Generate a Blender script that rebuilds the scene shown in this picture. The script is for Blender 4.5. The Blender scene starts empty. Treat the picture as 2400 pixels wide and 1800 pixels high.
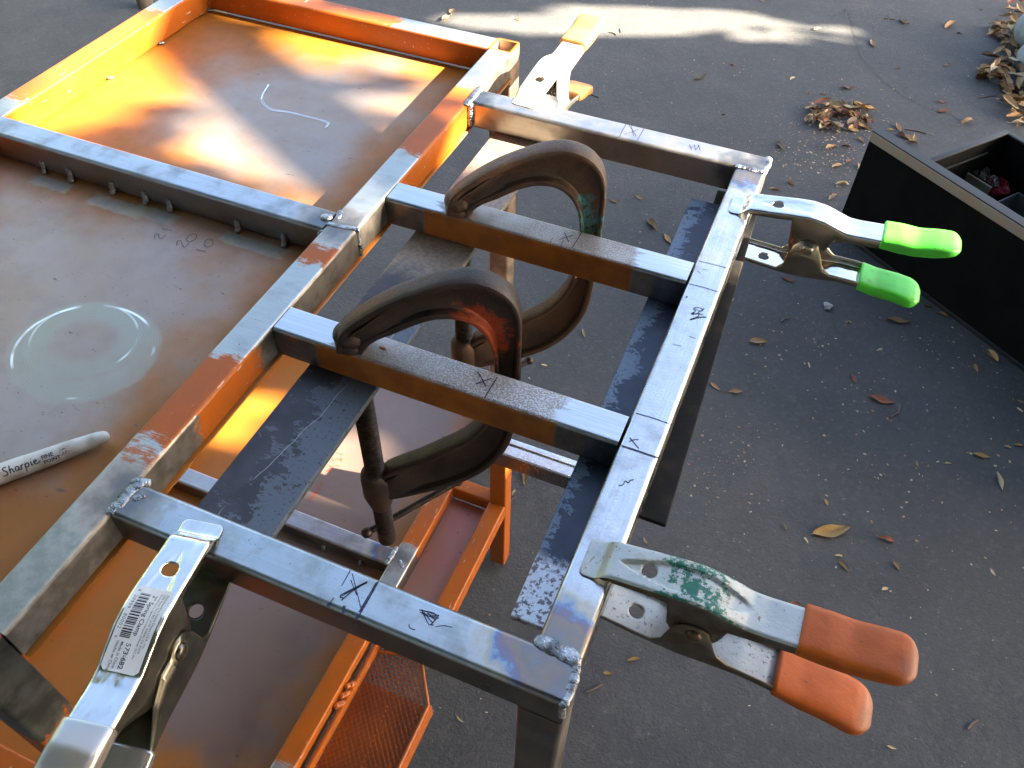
import bpy, bmesh, math, random
from mathutils import Vector, Matrix, noise as mnoise

random.seed(7)
SC = bpy.context.scene
COL = SC.collection
GZ = 690.0                      # height of the table-top plane above the ground, mm

def W(x, y, z):                 # millimetres with z = 0 on the frame top -> metres with z = 0 on the ground
    return Vector((x * .001, y * .001, (z + GZ) * .001))

# ---------------------------------------------------------------- camera
cam_d = bpy.data.cameras.new('camera'); cam = bpy.data.objects.new('camera', cam_d); COL.objects.link(cam)
cam_d.sensor_width = 36; cam_d.lens = 36 * 1958.8 / 2400
cam_d.clip_start = .02; cam_d.clip_end = 300
yaw, pit, rol = -.3765, .8482, .0270
fw = Vector((math.sin(yaw) * math.cos(pit), math.cos(yaw) * math.cos(pit), -math.sin(pit)))
rt = Vector((math.cos(yaw), -math.sin(yaw), 0)); up = rt.cross(fw)
R_ = math.cos(rol) * rt + math.sin(rol) * up; U_ = -math.sin(rol) * rt + math.cos(rol) * up
m3 = Matrix((R_, U_, -fw)).transposed()
cam.matrix_world = Matrix.Translation(W(330.53, -152.89, 410.22)) @ m3.to_4x4()
SC.camera = cam

# ---------------------------------------------------------------- sky, sun, exposure
SUN = Vector((1.78, .33, 1.0)).normalized()        # towards the sun
world = bpy.data.worlds.new('World'); SC.world = world; world.use_nodes = True
wn = world.node_tree.nodes; wl = world.node_tree.links
bg = wn['Background']; sky = wn.new('ShaderNodeTexSky')
sky.sky_type = 'NISHITA'; sky.sun_disc = False
sky.sun_elevation = math.asin(SUN.z); sky.sun_rotation = math.atan2(SUN.x, SUN.y)
sky.air_density = 1.0; sky.dust_density = 4.0; sky.ozone_density = 1.0
wl.new(sky.outputs[0], bg.inputs[0]); bg.inputs[1].default_value = .05
sl = bpy.data.lights.new('sun', 'SUN'); sl.energy = 5.0; sl.angle = math.radians(.5); sl.color = (1, .86, .66)
so = bpy.data.objects.new('sun', sl); COL.objects.link(so)
so.rotation_euler = SUN.to_track_quat('Z', 'Y').to_euler(); so.location = (4, 1, 5)
SC.view_settings.view_transform = 'Standard'; SC.view_settings.look = 'None'
SC.view_settings.exposure = 3.98; SC.view_settings.gamma = 1; SC.view_settings.use_curve_mapping = False
SC.render.engine = 'CYCLES'
SC.cycles.max_bounces = 8; SC.cycles.diffuse_bounces = 3; SC.cycles.glossy_bounces = 4; SC.cycles.sample_clamp_indirect = 4
SC.cycles.use_denoising = True

# ---------------------------------------------------------------- measured layout (mm)
LEAVES = [(70, 2449, 20, 2, 't'), (474, 2483, 47, -40, 'o'), (596, 2523, 67, 64, 'o'), (626, 2483, 22, 25, 'r'), (406, 2310, 46, -68, 'o'), (251, 2339, 36, 57, 't'), (13, 1928, 48, 57, 'd'), (79, 2033, 25, 25, 'r'), (235, 2027, 24, 66, 'p'), (375, 2037, 41, 41, 'r'), (604, 2273, 25, 42, 'b'), (485, 2200, 17, 24, 'b'), (606, 2067, 26, 14, 'r'), (614, 2022, 42, 33, 'r'), (671, 1993, 44, 52, 't'), (594, 1897, 12, 5, 'p'), (440, 1800, 32, -46, 'o'), (499, 1874, 30, 24, 't'), (516, 1893, 42, -67, 'o'), (544, 1858, 35, -34, 'o'), (555, 1837, 31, -5, 'o'), (528, 1861, 32, -47, 'r'), (558, 1857, 38, -74, 't'), (268, 1694, 51, -61, 't'), (376, 1739, 42, 53, 't'), (410, 1754, 28, 5, 'r'), (401, 1667, 36, 52, 't'), (425, 1698, 26, 62, 'r'), (425, 1596, 40, 29, 'p'), (411, 1542, 40, 65, 't'), (317, 1554, 28, -20, 'o'), (288, 1517, 32, 7, 't'), (451, 1680, 31, -77, 'p'), (676, 2669, 12, 25, 'd'), (112, 1776, 16, -13, 'r'), (287, 1971, 15, 4, 't'), (324, 1980, 19, 4, 'b'), (372, 1222, 30, -8, 'r'), (586, 1189, 54, 16, 't'), (663, 1242, 30, -9, 'o'), (351, 1028, 38, 30, 't'), (562, 1098, 16, 47, 'p'), (755, 1165, 40, -54, 'o'), (727, 1119, 27, -69, 'o'), (304, 886, 26, -24, 'o'), (340, 889, 29, 24, 't'), (527, 1003, 26, -58, 'r'), (579, 971, 49, 7, 'r'), (499, 1148, 10, -7, 'p'), (804, 1067, 15, 9, 't'), (803, 1046, 14, -24, 'p'), (745, 913, 32, 10, 'y'), (775, 869, 41, -77, 'p'), (785, 951, 12, 17, 't'), (802, 962, 19, 17, 'o'), (448, 1005, 12, -65, 'p'), (648, 853, 15, -69, 't'), (695, 875, 11, 24, 'p'), (523, 718, 14, -54, 't'), (636, 1258, 20, 37, 'd'), (539, 667, 68, 34, 'y'), (619, 686, 33, 11, 'r'), (472, 645, 14, -51, 'p'), (505, 636, 10, -57, 'p'), (565, 613, 24, -41, 'o'), (637, 645, 17, -55, 't'), (555, 628, 8, 23, 'p'), (625, 600, 11, 43, 'p'), (770, 691, 9, -47, 'p'), (508, 524, 17, 23, 'r'), (658, 372, 11, 8, 'p'), (320, 354, 21, 31, 'y'), (293, 322, 10, 23, 'y'), (136, 188, 6, -16, 'p'), (281, 538, 7, -45, 'p'), (70, 574, 34, -72, 'y'), (65, 540, 12, 87, 'p'), (-27, 1328, 27, -16, 't'), (21, 1362, 26, -9, 't'), (75, 1280, 47, -49, 't'), (116, 1247, 41, -49, 'o'), (-732, 1951, 62, 87, 'o'), (-735, 1998, 46, 106, 't'), (-542, 2030, 21, -14, 'o'), (48, 917, 23, -56, 'p'), (10, 813, 8, 24, 'p')]
TWIGS = [[(746.5, 434.6), (751.7, 444.3), (758.6, 452.6)], [(274.5, 285.3), (283.3, 294.0), (291.2, 304.2)], [(-233.5, 1734.8), (-210.2, 1727.3), (-197.1, 1725.1)], [(417.7, 2485.4), (447.0, 2494.6)], [(-284.5, 2068.8), (-270.7, 2068.1), (-259.2, 2060.5)], [(-261.5, 2102.7), (-253.6, 2081.0)], [(690.0, 2127.5), (715.3, 2147.2), (733.5, 2158.8)], [(380.8, 1096.9), (383.2, 1107.1), (392.3, 1113.4)], [(597.6, 939.4), (608.9, 953.6), (609.1, 972.6)], [(530.1, 1893.5), (554.8, 1899.3), (580.2, 1895.9)], [(64.3, 522.3), (68.5, 528.8), (72.5, 534.0)]]
CRACKS = [[(365.2, 2286.3), (384.5, 2232.9), (407.0, 2183.0), (419.1, 2165.9), (435.8, 2142.2), (458.7, 2113.2), (506.4, 2062.7), (530.8, 2044.9), (562.7, 2022.8), (592.8, 2016.5), (633.5, 2011.2), (652.5, 1996.4)], [(636.5, 1960.9), (664.7, 1969.1), (695.4, 2000.4), (718.4, 2006.9), (733.8, 2025.4)], [(261.2, 2443.4), (277.2, 2440.0), (295.0, 2453.6), (306.6, 2496.9), (335.5, 2413.8), (366.4, 2277.1)], [(476.9, 2125.8), (501.3, 2115.3), (534.2, 2092.0)]]
PILE = [(294.8, 1877.9), (317.1, 1927.9), (379.5, 1972.3), (421.1, 1974.9), (449.0, 1916.3), (445.5, 1868.9), (413.6, 1832.0), (366.5, 1803.4), (332.3, 1810.3), (300.9, 1841.7)]
BORDER = [(797.8, 2767.3), (755.6, 2725.5), (728.2, 2625.6), (702.0, 2530.0), (741.1, 2448.1), (714.9, 2388.2), (680.9, 2253.5), (709.2, 2213.8), (736.7, 2175.2), (749.8, 2099.2), (761.6, 2057.2), (755.8, 2001.0), (780.5, 1997.0), (804.8, 2008.0)]
CRUMBS = [(304.3, 1866.5), (295.5, 1786.2), (297.0, 1735.5), (265.7, 1707.0), (330.7, 1666.2), (276.4, 1669.4), (403.8, 1671.7), (344.5, 1605.2), (76.8, 2032.4), (334.8, 1864.7), (314.4, 725.2), (367.8, 772.6), (644.0, 1159.1), (600.2, 799.3), (314.5, 675.3), (777.5, 1069.2), (406.6, 1050.5), (671.9, 1149.7)]
STONECHIP = (455.3, 1173.7)
MARKS = [('k', 0, 0.7, [(169.1, 23.4), (169.4, 18.3), (169.5, 13.3)], 'N'), ('k', 0, 0.8, [(169.3, 5.7), (169.1, 3.1), (168.8, 1.2)], 'N'), ('k', 0, 2.4, [(168.6, 1.8), (169.2, -0.1)], 'N'), ('k', 0, 2.0, [(176.7, 3.8), (178.4, -0.5)], 'N'), ('k', 0, 0.8, [(171.1, 22.0), (185.2, 6.4)], 'N'), ('k', 0, 0.8, [(172.2, 18.4), (179.8, 11.8)], 'N'), ('k', 0, 0.9, [(180.9, 20.7), (175.8, 12.1), (173.8, 5.9)], 'N'), ('k', 0, 0.7, [(181.1, 20.3), (176.4, 14.3), (172.6, 8.0)], 'N'), ('k', 0, 1.0, [(181.0, 21.0), (176.2, 14.5), (171.5, 8.1), (172.1, 6.4), (174.1, 7.6)], 'N'), ('k', 0, 1.2, [(186.4, 23.5), (186.6, 11.3), (186.6, 1.4)], 'N'), ('k', 0, 1.0, [(185.7, 22.7), (185.7, 12.0), (185.7, 3.8)], 'N'), ('k', 0, 2.4, [(186.6, 1.8), (186.0, -0.0)], 'N'), ('k', 0, 0.8, [(214.1, 17.4), (219.6, 18.3), (224.5, 18.4)], 'N'), ('k', 0, 0.8, [(215.1, 16.4), (219.8, 16.0), (225.7, 17.2)], 'N'), ('k', 0, 0.8, [(215.1, 18.1), (219.2, 14.4), (222.8, 11.7)], 'N'), ('k', 0, 0.8, [(216.9, 17.2), (220.7, 15.0), (224.2, 13.5)], 'N'), ('k', 0, 0.8, [(224.9, 18.9), (224.4, 15.7), (223.2, 11.9)], 'N'), ('k', 0, 0.8, [(219.0, 17.6), (222.6, 15.8), (224.8, 15.9)], 'N'), ('k', 0, 0.8, [(215.8, 17.7), (222.0, 18.9), (224.6, 17.6), (218.5, 16.9)], 'N'), ('k', 0, 0.8, [(223.0, 12.3), (225.0, 12.7)], 'N'), ('k', 0, 0.8, [(213.0, 8.2), (212.9, 6.9), (214.5, 6.1), (217.2, 6.6)], 'N'), ('k', 0, 0.5, [(226.1, 12.2), (229.5, 14.6), (234.4, 15.5)], 'N'), ('k', 0, 0.9, [(278.4, 164.0), (286.7, 164.2), (302.9, 164.0)], 'R'), ('k', 0, 0.7, [(278.9, 163.4), (289.9, 163.4), (302.7, 163.5)], 'R'), ('k', 0, 0.9, [(281.7, 171.8), (285.5, 169.0), (289.5, 165.9)], 'R'), ('k', 0, 0.7, [(282.2, 168.4), (284.4, 171.3), (287.2, 172.5)], 'R'), ('k', 0, 0.8, [(286.4, 134.9), (288.7, 135.5), (289.0, 140.2), (291.2, 138.4), (291.7, 142.0), (293.1, 141.4), (293.3, 142.7)], 'R'), ('k', 0, 0.8, [(279.3, 192.3), (290.6, 192.8), (303.4, 192.4)], 'R'), ('k', 0, 0.8, [(278.7, 354.7), (290.4, 355.2), (302.8, 355.3)], 'R'), ('k', 0, 0.8, [(278.4, 326.4), (290.4, 326.9), (302.6, 326.4)], 'R'), ('k', 0, 1.1, [(288.4, 295.8), (290.8, 299.6), (288.8, 295.3), (294.0, 299.0), (293.7, 294.9), (288.7, 289.1), (295.5, 295.3), (299.3, 296.8)], 'R'), ('k', 0, 0.7, [(291.0, 300.0), (288.0, 301.7), (289.5, 303.6), (293.1, 304.8), (296.1, 303.1), (293.5, 301.1), (292.0, 298.2), (296.4, 298.5)], 'R'), ('k', 0, 0.6, [(289.3, 302.2), (294.1, 300.9), (295.8, 305.2)], 'R'), ('k', 0, 0.5, [(284.3, 346.5), (288.2, 347.3)], 'R'), ('k', 0, 0.5, [(281.0, 343.3), (284.0, 340.8)], 'R'), ('k', 0, 0.5, [(292.9, 273.3), (297.9, 273.0)], 'R'), ('k', 0, 0.5, [(284.6, 261.5), (290.5, 261.7)], 'R'), ('k', 0, 1.8, [(280.7, 311.3), (281.3, 312.5)], 'R'), ('k', 0, 1.0, [(172.5, 184.0), (177.5, 179.8), (182.9, 174.5)], 'C1'), ('k', 0, 0.8, [(175.8, 173.8), (179.6, 177.7), (183.5, 182.7)], 'C1'), ('k', 0, 0.9, [(186.4, 184.7), (186.1, 175.4), (186.1, 165.1)], 'C1'), ('k', 0, 0.9, [(174.2, 344.6), (177.8, 340.0), (181.2, 335.6)], 'C2'), ('k', 0, 0.8, [(181.5, 344.3), (177.3, 339.8), (173.7, 334.9)], 'C2'), ('k', 0, 0.6, [(168.4, 335.0), (168.0, 331.5), (168.8, 328.8)], 'C2'), ('k', 0, 0.8, [(186.4, 352.4), (186.5, 340.6), (186.0, 329.6)], 'C2'), ('k', 0, 0.5, [(177.0, 335.4), (177.3, 329.4)], 'C2'), ('k', 0, 0.9, [(171.0, 515.1), (171.3, 501.3), (172.2, 488.7)], 'F'), ('k', 0, 0.9, [(188.0, 515.8), (188.0, 503.4), (188.0, 493.1)], 'F'), ('k', 0, 0.9, [(174.1, 513.1), (179.8, 506.6), (185.3, 498.9)], 'F'), ('k', 0, 0.8, [(183.7, 510.3), (179.9, 503.9), (174.7, 497.4)], 'F'), ('k', 0, 0.8, [(176.3, 513.3), (183.0, 498.4)], 'F'), ('k', 0, 0.9, [(232.3, 505.1), (236.2, 498.4)], 'F'), ('k', 0, 0.9, [(235.9, 507.5), (239.4, 499.3)], 'F'), ('k', 0, 0.9, [(239.2, 508.2), (243.3, 500.3)], 'F'), ('k', 0, 0.9, [(239.4, 499.3), (240.5, 508.3)], 'F'), ('k', 0, 0.9, [(234.0, 501.4), (236.2, 503.7)], 'F'), ('k', -26.6, 0.8, [(-138.3, 233.9), (-141.1, 237.7), (-141.0, 240.2), (-138.5, 239.6), (-136.1, 236.7), (-133.1, 235.1), (-133.1, 238.0), (-133.0, 241.3)], 'S'), ('k', -26.6, 0.8, [(-141.3, 247.2), (-136.9, 247.2), (-132.1, 247.8)], 'S'), ('k', -26.6, 0.8, [(-116.5, 234.2), (-119.3, 238.1), (-119.1, 240.7), (-116.8, 240.5), (-113.7, 237.0), (-109.0, 234.1), (-109.2, 236.9), (-109.5, 240.5)], 'S'), ('k', -26.6, 0.8, [(-110.4, 251.8), (-112.2, 252.4), (-113.9, 251.8), (-115.1, 250.1), (-115.5, 247.7), (-115.1, 245.2), (-113.9, 243.1), (-112.2, 241.9), (-110.4, 241.9), (-108.9, 243.1), (-108.1, 245.2), (-108.1, 247.7), (-108.9, 250.1), (-110.4, 251.8)], 'S'), ('k', -26.6, 0.8, [(-99.5, 236.3), (-95.2, 236.9), (-90.5, 237.4)], 'S'), ('k', -26.6, 0.8, [(-93.9, 250.9), (-95.9, 251.8), (-97.8, 251.6), (-99.0, 250.3), (-99.3, 248.3), (-98.7, 245.9), (-97.2, 243.8), (-95.3, 242.4), (-93.3, 242.1), (-91.7, 242.8), (-90.9, 244.5), (-91.1, 246.8), (-92.2, 249.1), (-93.9, 250.9)], 'S'), ('r', -551.8, 1.2, [(-160.1, 414.9), (-154.5, 415.5), (-149.2, 416.0)], 'L'), ('r', -551.8, 1.2, [(-159.9, 406.1), (-159.6, 402.6), (-156.8, 400.9), (-154.0, 404.1), (-153.8, 407.0), (-149.9, 407.2), (-145.1, 404.9), (-148.9, 410.9)], 'L'), ('r', -551.8, 1.2, [(-157.7, 392.1), (-152.5, 391.1), (-150.5, 395.6), (-147.0, 396.2), (-143.5, 396.4)], 'L'), ('r', -551.8, 1.2, [(-156.6, 380.3), (-155.9, 385.1), (-150.6, 383.3), (-154.1, 385.9), (-153.5, 388.9)], 'L'), ('r', -551.8, 1.2, [(-142.5, 375.7), (-142.0, 377.4)], 'L'), ('r', -551.8, 1.2, [(-151.8, 364.3), (-154.2, 361.9), (-151.8, 358.7), (-148.1, 360.7)], 'L'), ('r', -551.8, 1.2, [(-152.2, 352.3), (-146.5, 353.0)], 'L'), ('r', -551.8, 1.2, [(-149.4, 353.1), (-152.5, 355.3), (-154.0, 355.3)], 'L'), ('r', -551.8, 1.2, [(-148.0, 345.4), (-151.9, 346.8), (-152.8, 343.4), (-149.2, 341.2), (-148.0, 345.4)], 'L'), ('r', -551.8, 1.2, [(-148.5, 339.2), (-152.2, 339.9), (-151.5, 336.2), (-154.7, 337.1)], 'L'), ('r', -551.8, 1.2, [(-148.4, 332.5), (-152.4, 334.1), (-152.1, 330.4), (-155.3, 332.0)], 'L')]
# ---------------------------------------------------------------- material kit
class M:
    """tiny wrapper that writes a node material"""
    def __init__(s, name):
        s.m = bpy.data.materials.new(name); s.m.use_nodes = True
        s.t = s.m.node_tree; s.b = s.t.nodes['Principled BSDF']; s._p = None
    def node(s, ty, **kw):
        n = s.t.nodes.new(ty)
        for k, v in kw.items(): setattr(n, k, v)
        return n
    def put(s, sock, v):
        if v is None: return
        if hasattr(v, 'is_linked') or isinstance(v, bpy.types.NodeSocket): s.t.links.new(v, sock)
        elif isinstance(v, (tuple, list)) and len(v) == 3 and sock.type == 'RGBA': sock.default_value = (*v, 1)
        else: sock.default_value = v
    def math(s, op, a, b=None, c=None, clamp=False):
        n = s.node('ShaderNodeMath', operation=op, use_clamp=clamp)
        for i, v in enumerate((a, b, c)): s.put(n.inputs[i], v)
        return n.outputs[0]
    def add(s, a, b): return s.math('ADD', a, b)
    def sub(s, a, b): return s.math('SUBTRACT', a, b)
    def mul(s, a, b): return s.math('MULTIPLY', a, b)
    def mx(s, a, b): return s.math('MAXIMUM', a, b)
    def mn(s, a, b): return s.math('MINIMUM', a, b)
    def rng(s, v, a, b, c=0., d=1., smooth=True):
        n = s.node('ShaderNodeMapRange', interpolation_type='SMOOTHSTEP' if smooth else 'LINEAR')
        s.put(n.inputs['Value'], v); n.inputs['From Min'].default_value = a; n.inputs['From Max'].default_value = b
        n.inputs['To Min'].default_value = c; n.inputs['To Max'].default_value = d
        return n.outputs[0]
    def mix(s, f, a, b):
        n = s.node('ShaderNodeMix', data_type='RGBA'); s.put(n.inputs[0], f); s.put(n.inputs[6], a); s.put(n.inputs[7], b)
        return n.outputs[2]
    def pos(s):                                         # millimetres, z = 0 on the frame top
        if s._p is None:
            g = s.node('ShaderNodeNewGeometry'); v = s.node('ShaderNodeVectorMath', operation='MULTIPLY_ADD')
            s.t.links.new(g.outputs['Position'], v.inputs[0]); v.inputs[1].default_value = (1000,) * 3; v.inputs[2].default_value = (0, 0, -GZ)
            x = s.node('ShaderNodeSeparateXYZ'); s.t.links.new(v.outputs[0], x.inputs[0])
            nn = s.node('ShaderNodeSeparateXYZ'); s.t.links.new(g.outputs['True Normal'], nn.inputs[0])
            s._p = (v.outputs[0], x.outputs[0], x.outputs[1], x.outputs[2], nn.outputs[2], nn.outputs[0])
        return s._p
    def local(s, k=1000.):
        n = s.node('ShaderNodeTexCoord'); v = s.node('ShaderNodeVectorMath', operation='SCALE'); s.t.links.new(n.outputs['Object'], v.inputs[0]); v.inputs['Scale'].default_value = k
        return v.outputs[0]
    def scl(s, vec, sc):
        v = s.node('ShaderNodeVectorMath', operation='MULTIPLY'); s.t.links.new(vec, v.inputs[0]); v.inputs[1].default_value = sc
        return v.outputs[0]
    def noise(s, vec, sc, det=3., rough=.5, dist=0., col=False):
        n = s.node('ShaderNodeTexNoise'); s.t.links.new(vec, n.inputs['Vector']); n.inputs['Scale'].default_value = sc
        n.inputs['Detail'].default_value = det; n.inputs['Roughness'].default_value = rough; n.inputs['Distortion'].default_value = dist
        return n.outputs[1 if col else 0]
    def vor(s, vec, sc, feat='F1', out=0):
        n = s.node('ShaderNodeTexVoronoi', feature=feat); s.t.links.new(vec, n.inputs['Vector']); n.inputs['Scale'].default_value = sc
        return n.outputs[out]
    def ramp(s, f, stops, interp='LINEAR'):
        n = s.node('ShaderNodeValToRGB'); r = n.color_ramp; r.interpolation = interp
        while len(r.elements) < len(stops): r.elements.new(.5)
        for e, (p, c) in zip(r.elements, stops): e.position = p; e.color = (*c, 1)
        s.put(n.inputs[0], f); return n.outputs[0]
    def bump(s, h, dist=.001, st=1., nrm=None):
        n = s.node('ShaderNodeBump'); s.put(n.inputs['Height'], h); n.inputs['Distance'].default_value = dist; n.inputs['Strength'].default_value = st
        if nrm is not None: s.t.links.new(nrm, n.inputs['Normal'])
        return n.outputs[0]
    def out(s, col=None, metal=None, rough=None, nrm=None, spec=None, coat=None, coat_r=.1):
        b = s.b; s.put(b.inputs['Base Color'], col); s.put(b.inputs['Metallic'], metal); s.put(b.inputs['Roughness'], rough)
        if nrm is not None: s.put(b.inputs['Normal'], nrm)
        if spec is not None: s.put(b.inputs['Specular IOR Level'], spec)
        if coat is not None: s.put(b.inputs['Coat Weight'], coat); b.inputs['Coat Roughness'].default_value = coat_r
        return s.m
    def bands(s, v, iv, soft=3.):                       # 1 inside any of the intervals
        r = None
        for a, b in iv:
            k = s.mul(s.rng(v, a - soft, a + soft), s.rng(v, b - soft, b + soft, 1., 0.))
            r = k if r is None else s.mx(r, k)
        return r
    def dist(s, vec, pts):                              # distance in mm to the nearest of pts
        r = None
        for p in pts:
            n = s.node('ShaderNodeVectorMath', operation='DISTANCE'); s.t.links.new(vec, n.inputs[0]); n.inputs[1].default_value = p
            r = n.outputs['Value'] if r is None else s.mn(r, n.outputs['Value'])
        return r

def heat(m, base, pts, reach=44., dullm=False):
    """temper colours round welds: straw outside, then blue, purple, brown, grey at the bead"""
    P = m.pos()[0]
    d = m.add(m.dist(P, pts), m.mul(m.sub(m.noise(P, .07, 4, .6), .5), 40.))
    f = m.rng(d, 0., reach, 0., 1., False)
    tint = m.ramp(f, [(0., (.20, .21, .24)), (.22, (.25, .22, .19)), (.36, (.30, .23, .19)), (.46, (.25, .20, .22)), (.53, (.19, .23, .33)), (.60, (.30, .36, .42)), (.70, (.46, .41, .32)), (.9, (.58, .56, .52))])
    if dullm: tint = m.ramp(f, [(0., (.17, .17, .18)), (.3, (.24, .22, .20)), (.6, (.36, .33, .29)), (.9, (.48, .46, .42))])
    return m.mix(m.rng(f, .72, 1.), tint, base)

def brushed(m, axis, k=1.):
    P = m.pos()[0]
    sc = {'x': (.012, .8, .8), 'y': (.8, .012, .8), 'z': (.8, .8, .012)}[axis]
    return m.noise(m.scl(P, sc), k, 3, .6)

def steel(name, axis, heatpts=(), lo=(.40, .41, .42), hi=(.66, .67, .68), rough=.30, swirl=False, dull=0., side_shade=.75, dullpts=()):
    m = M(name); P, X, Y, Z, NZ, NX = m.pos()
    br = brushed(m, axis); st = m.noise(P, .035, 4, .6)
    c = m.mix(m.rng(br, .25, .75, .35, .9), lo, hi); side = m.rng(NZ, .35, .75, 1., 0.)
    c = m.mix(m.rng(st, .46, .70, 0., .7), c, tuple(v * .66 for v in lo))
    c = m.mix(m.rng(m.noise(P, .11, 3, .6), .56, .66, 0., .3), c, (.42, .36, .28))
    pit = m.rng(m.noise(P, .55, 2, .5), .70, .76)
    pit = m.mx(pit, m.mul(m.rng(m.noise(P, 1.3, 1), .68, .74), m.rng(m.noise(P, .03, 2), .5, .6)))
    c = m.mix(m.mul(pit, .85), c, (.05, .05, .05))
    if heatpts: c = heat(m, c, heatpts)
    if dullpts: c = heat(m, c, dullpts, 34., True)
    r = m.add(m.rng(st, .3, .7, rough - .06, rough + .12), m.mul(m.rng(br, .2, .8), .05))
    c = m.mix(m.mul(side, side_shade), c, m.mix(m.rng(st, .35, .65), (.16, .14, .125), (.26, .22, .19)))  # side faces coloured darker in place of their dim reflections
    h = m.add(m.mul(br, .05), m.mul(m.noise(P, .05, 2), 1.0))
    if swirl:                                           # arcs left by a disc sander
        w = None
        for cx, cy in ((250, 120), (330, 260), (255, 390), (320, 40)):
            n = m.node('ShaderNodeVectorMath', operation='DISTANCE'); m.t.links.new(m.scl(P, (1, 1, 0)), n.inputs[0]); n.inputs[1].default_value = (cx, cy, 0)
            s = m.math('SINE', m.mul(n.outputs['Value'], 2.2)); w = s if w is None else m.add(w, s)
        w = m.mul(m.mul(w, m.rng(m.noise(P, .06, 3), .42, .7)), m.rng(Y, 60, 110))
        h = m.add(h, m.mul(w, .02)); c = m.mix(m.rng(w, -.5, 2.2, 0., .16), c, (.9, .9, .9))
    return m.out(c, 1. - dull, r, m.bump(h, .0007, .55))

ORANGE = (.40, .094, .006)
def orange_nodes(m, P):
    n = m.noise(P, .03, 4, .6)
    c = m.mix(m.rng(n, .35, .7), ORANGE, (.34, .088, .012))
    c = m.mix(m.mul(m.rng(m.noise(P, .35, 3), .62, .7), .5), c, (.20, .07, .03))
    c = m.mix(m.mul(m.rng(m.noise(m.scl(P, (.3, .06, .3)), 1., 4), .68, .72), .7), c, (.62, .5, .42))
    return c

def painted(name, axis, top=(), side=(), heatpts=(), streak=16., bare_hi=(.47, .495, .475), side_dark=(.17, .15, .13), paint=None):
    """orange paint ground away to bare steel over the given stretches (top and side faces apart)"""
    m = M(name); P, X, Y, Z, NZ, NX = m.pos()
    v = {'x': X, 'y': Y, 'z': Z}[axis]
    sc = {'x': (.16, .09, .16), 'y': (.09, .16, .16), 'z': (.15, .15, .1)}[axis]
    e = m.mul(m.sub(m.noise(m.scl(P, sc), 1., 4, .65), .5), streak * 2)
    e = m.add(e, m.mul(m.sub(m.noise(P, .06, 2), .5), streak))
    vv = m.add(v, e)
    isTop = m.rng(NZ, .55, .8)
    fe = m.mul(m.sub(m.noise(m.scl(P, {'x': (.7, .05, .5), 'y': (.05, .7, .5), 'z': (.5, .5, .05)}[axis]), 1., 4, .7), .5), 26.)
    vv = m.add(vv, m.mul(fe, isTop))
    bt = m.bands(vv, top, 4.) if top else None; bs = m.bands(vv, side, 1.5) if side else None
    bare = None
    if bt is not None: bare = m.mul(bt, isTop)
    if bs is not None:
        k = m.mul(bs, m.sub(1., isTop)); bare = k if bare is None else m.add(bare, k)
    if bare is None: bare = 0.
    br = brushed(m, axis); st = m.noise(P, .04, 4, .6)
    br = m.noise(m.scl(P, {'x': (.5, .03, .5), 'y': (.03, .5, .5), 'z': (.3, .3, .03)}[axis]), 1., 4, .65)
    c1 = m.mix(m.rng(br, .25, .75), tuple(x * .84 for x in bare_hi), bare_hi)
    c1 = m.mix(m.rng(st, .5, .72, 0., .5), c1, (.30, .29, .27))
    c1 = m.mix(m.mul(m.rng(m.noise(P, .6, 2), .69, .74), .8), c1, (.05, .05, .05))
    dl = 0.
    if name == 'rail':
        dl = m.rng(m.add(Y, m.mul(m.sub(m.noise(P, .05, 4), .5), 40.)), 48., 22., 0., .85); c1 = m.mix(dl, c1, m.mix(m.rng(m.noise(P, .09, 5, .7), .35, .65), (.25, .265, .235), (.36, .37, .33)))
    if heatpts: c1 = heat(m, c1, heatpts, 30., True)
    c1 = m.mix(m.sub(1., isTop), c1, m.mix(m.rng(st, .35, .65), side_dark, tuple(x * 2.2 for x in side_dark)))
    op = orange_nodes(m, P) if paint is None else m.mix(m.rng(st, .3, .7), paint, tuple(x * .6 for x in paint))
    # thin, see-through rim where the paint has been feathered away
    c = m.mix(bare, op, c1)
    r = m.mix(bare, (.36,) * 3, m.mix(m.rng(br, .2, .8), (.36,) * 3, (.48,) * 3))
    h = m.add(m.mul(br, .10), m.add(m.mul(m.noise(P, .08, 2), .7), m.mul(m.sub(1., bare), .35)))
    return m.out(c, m.mul(bare, m.sub(.85, m.mul(dl, .35))), m.add(r, m.mul(dl, .12)), m.bump(h, .0006, .5), .32)

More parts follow.
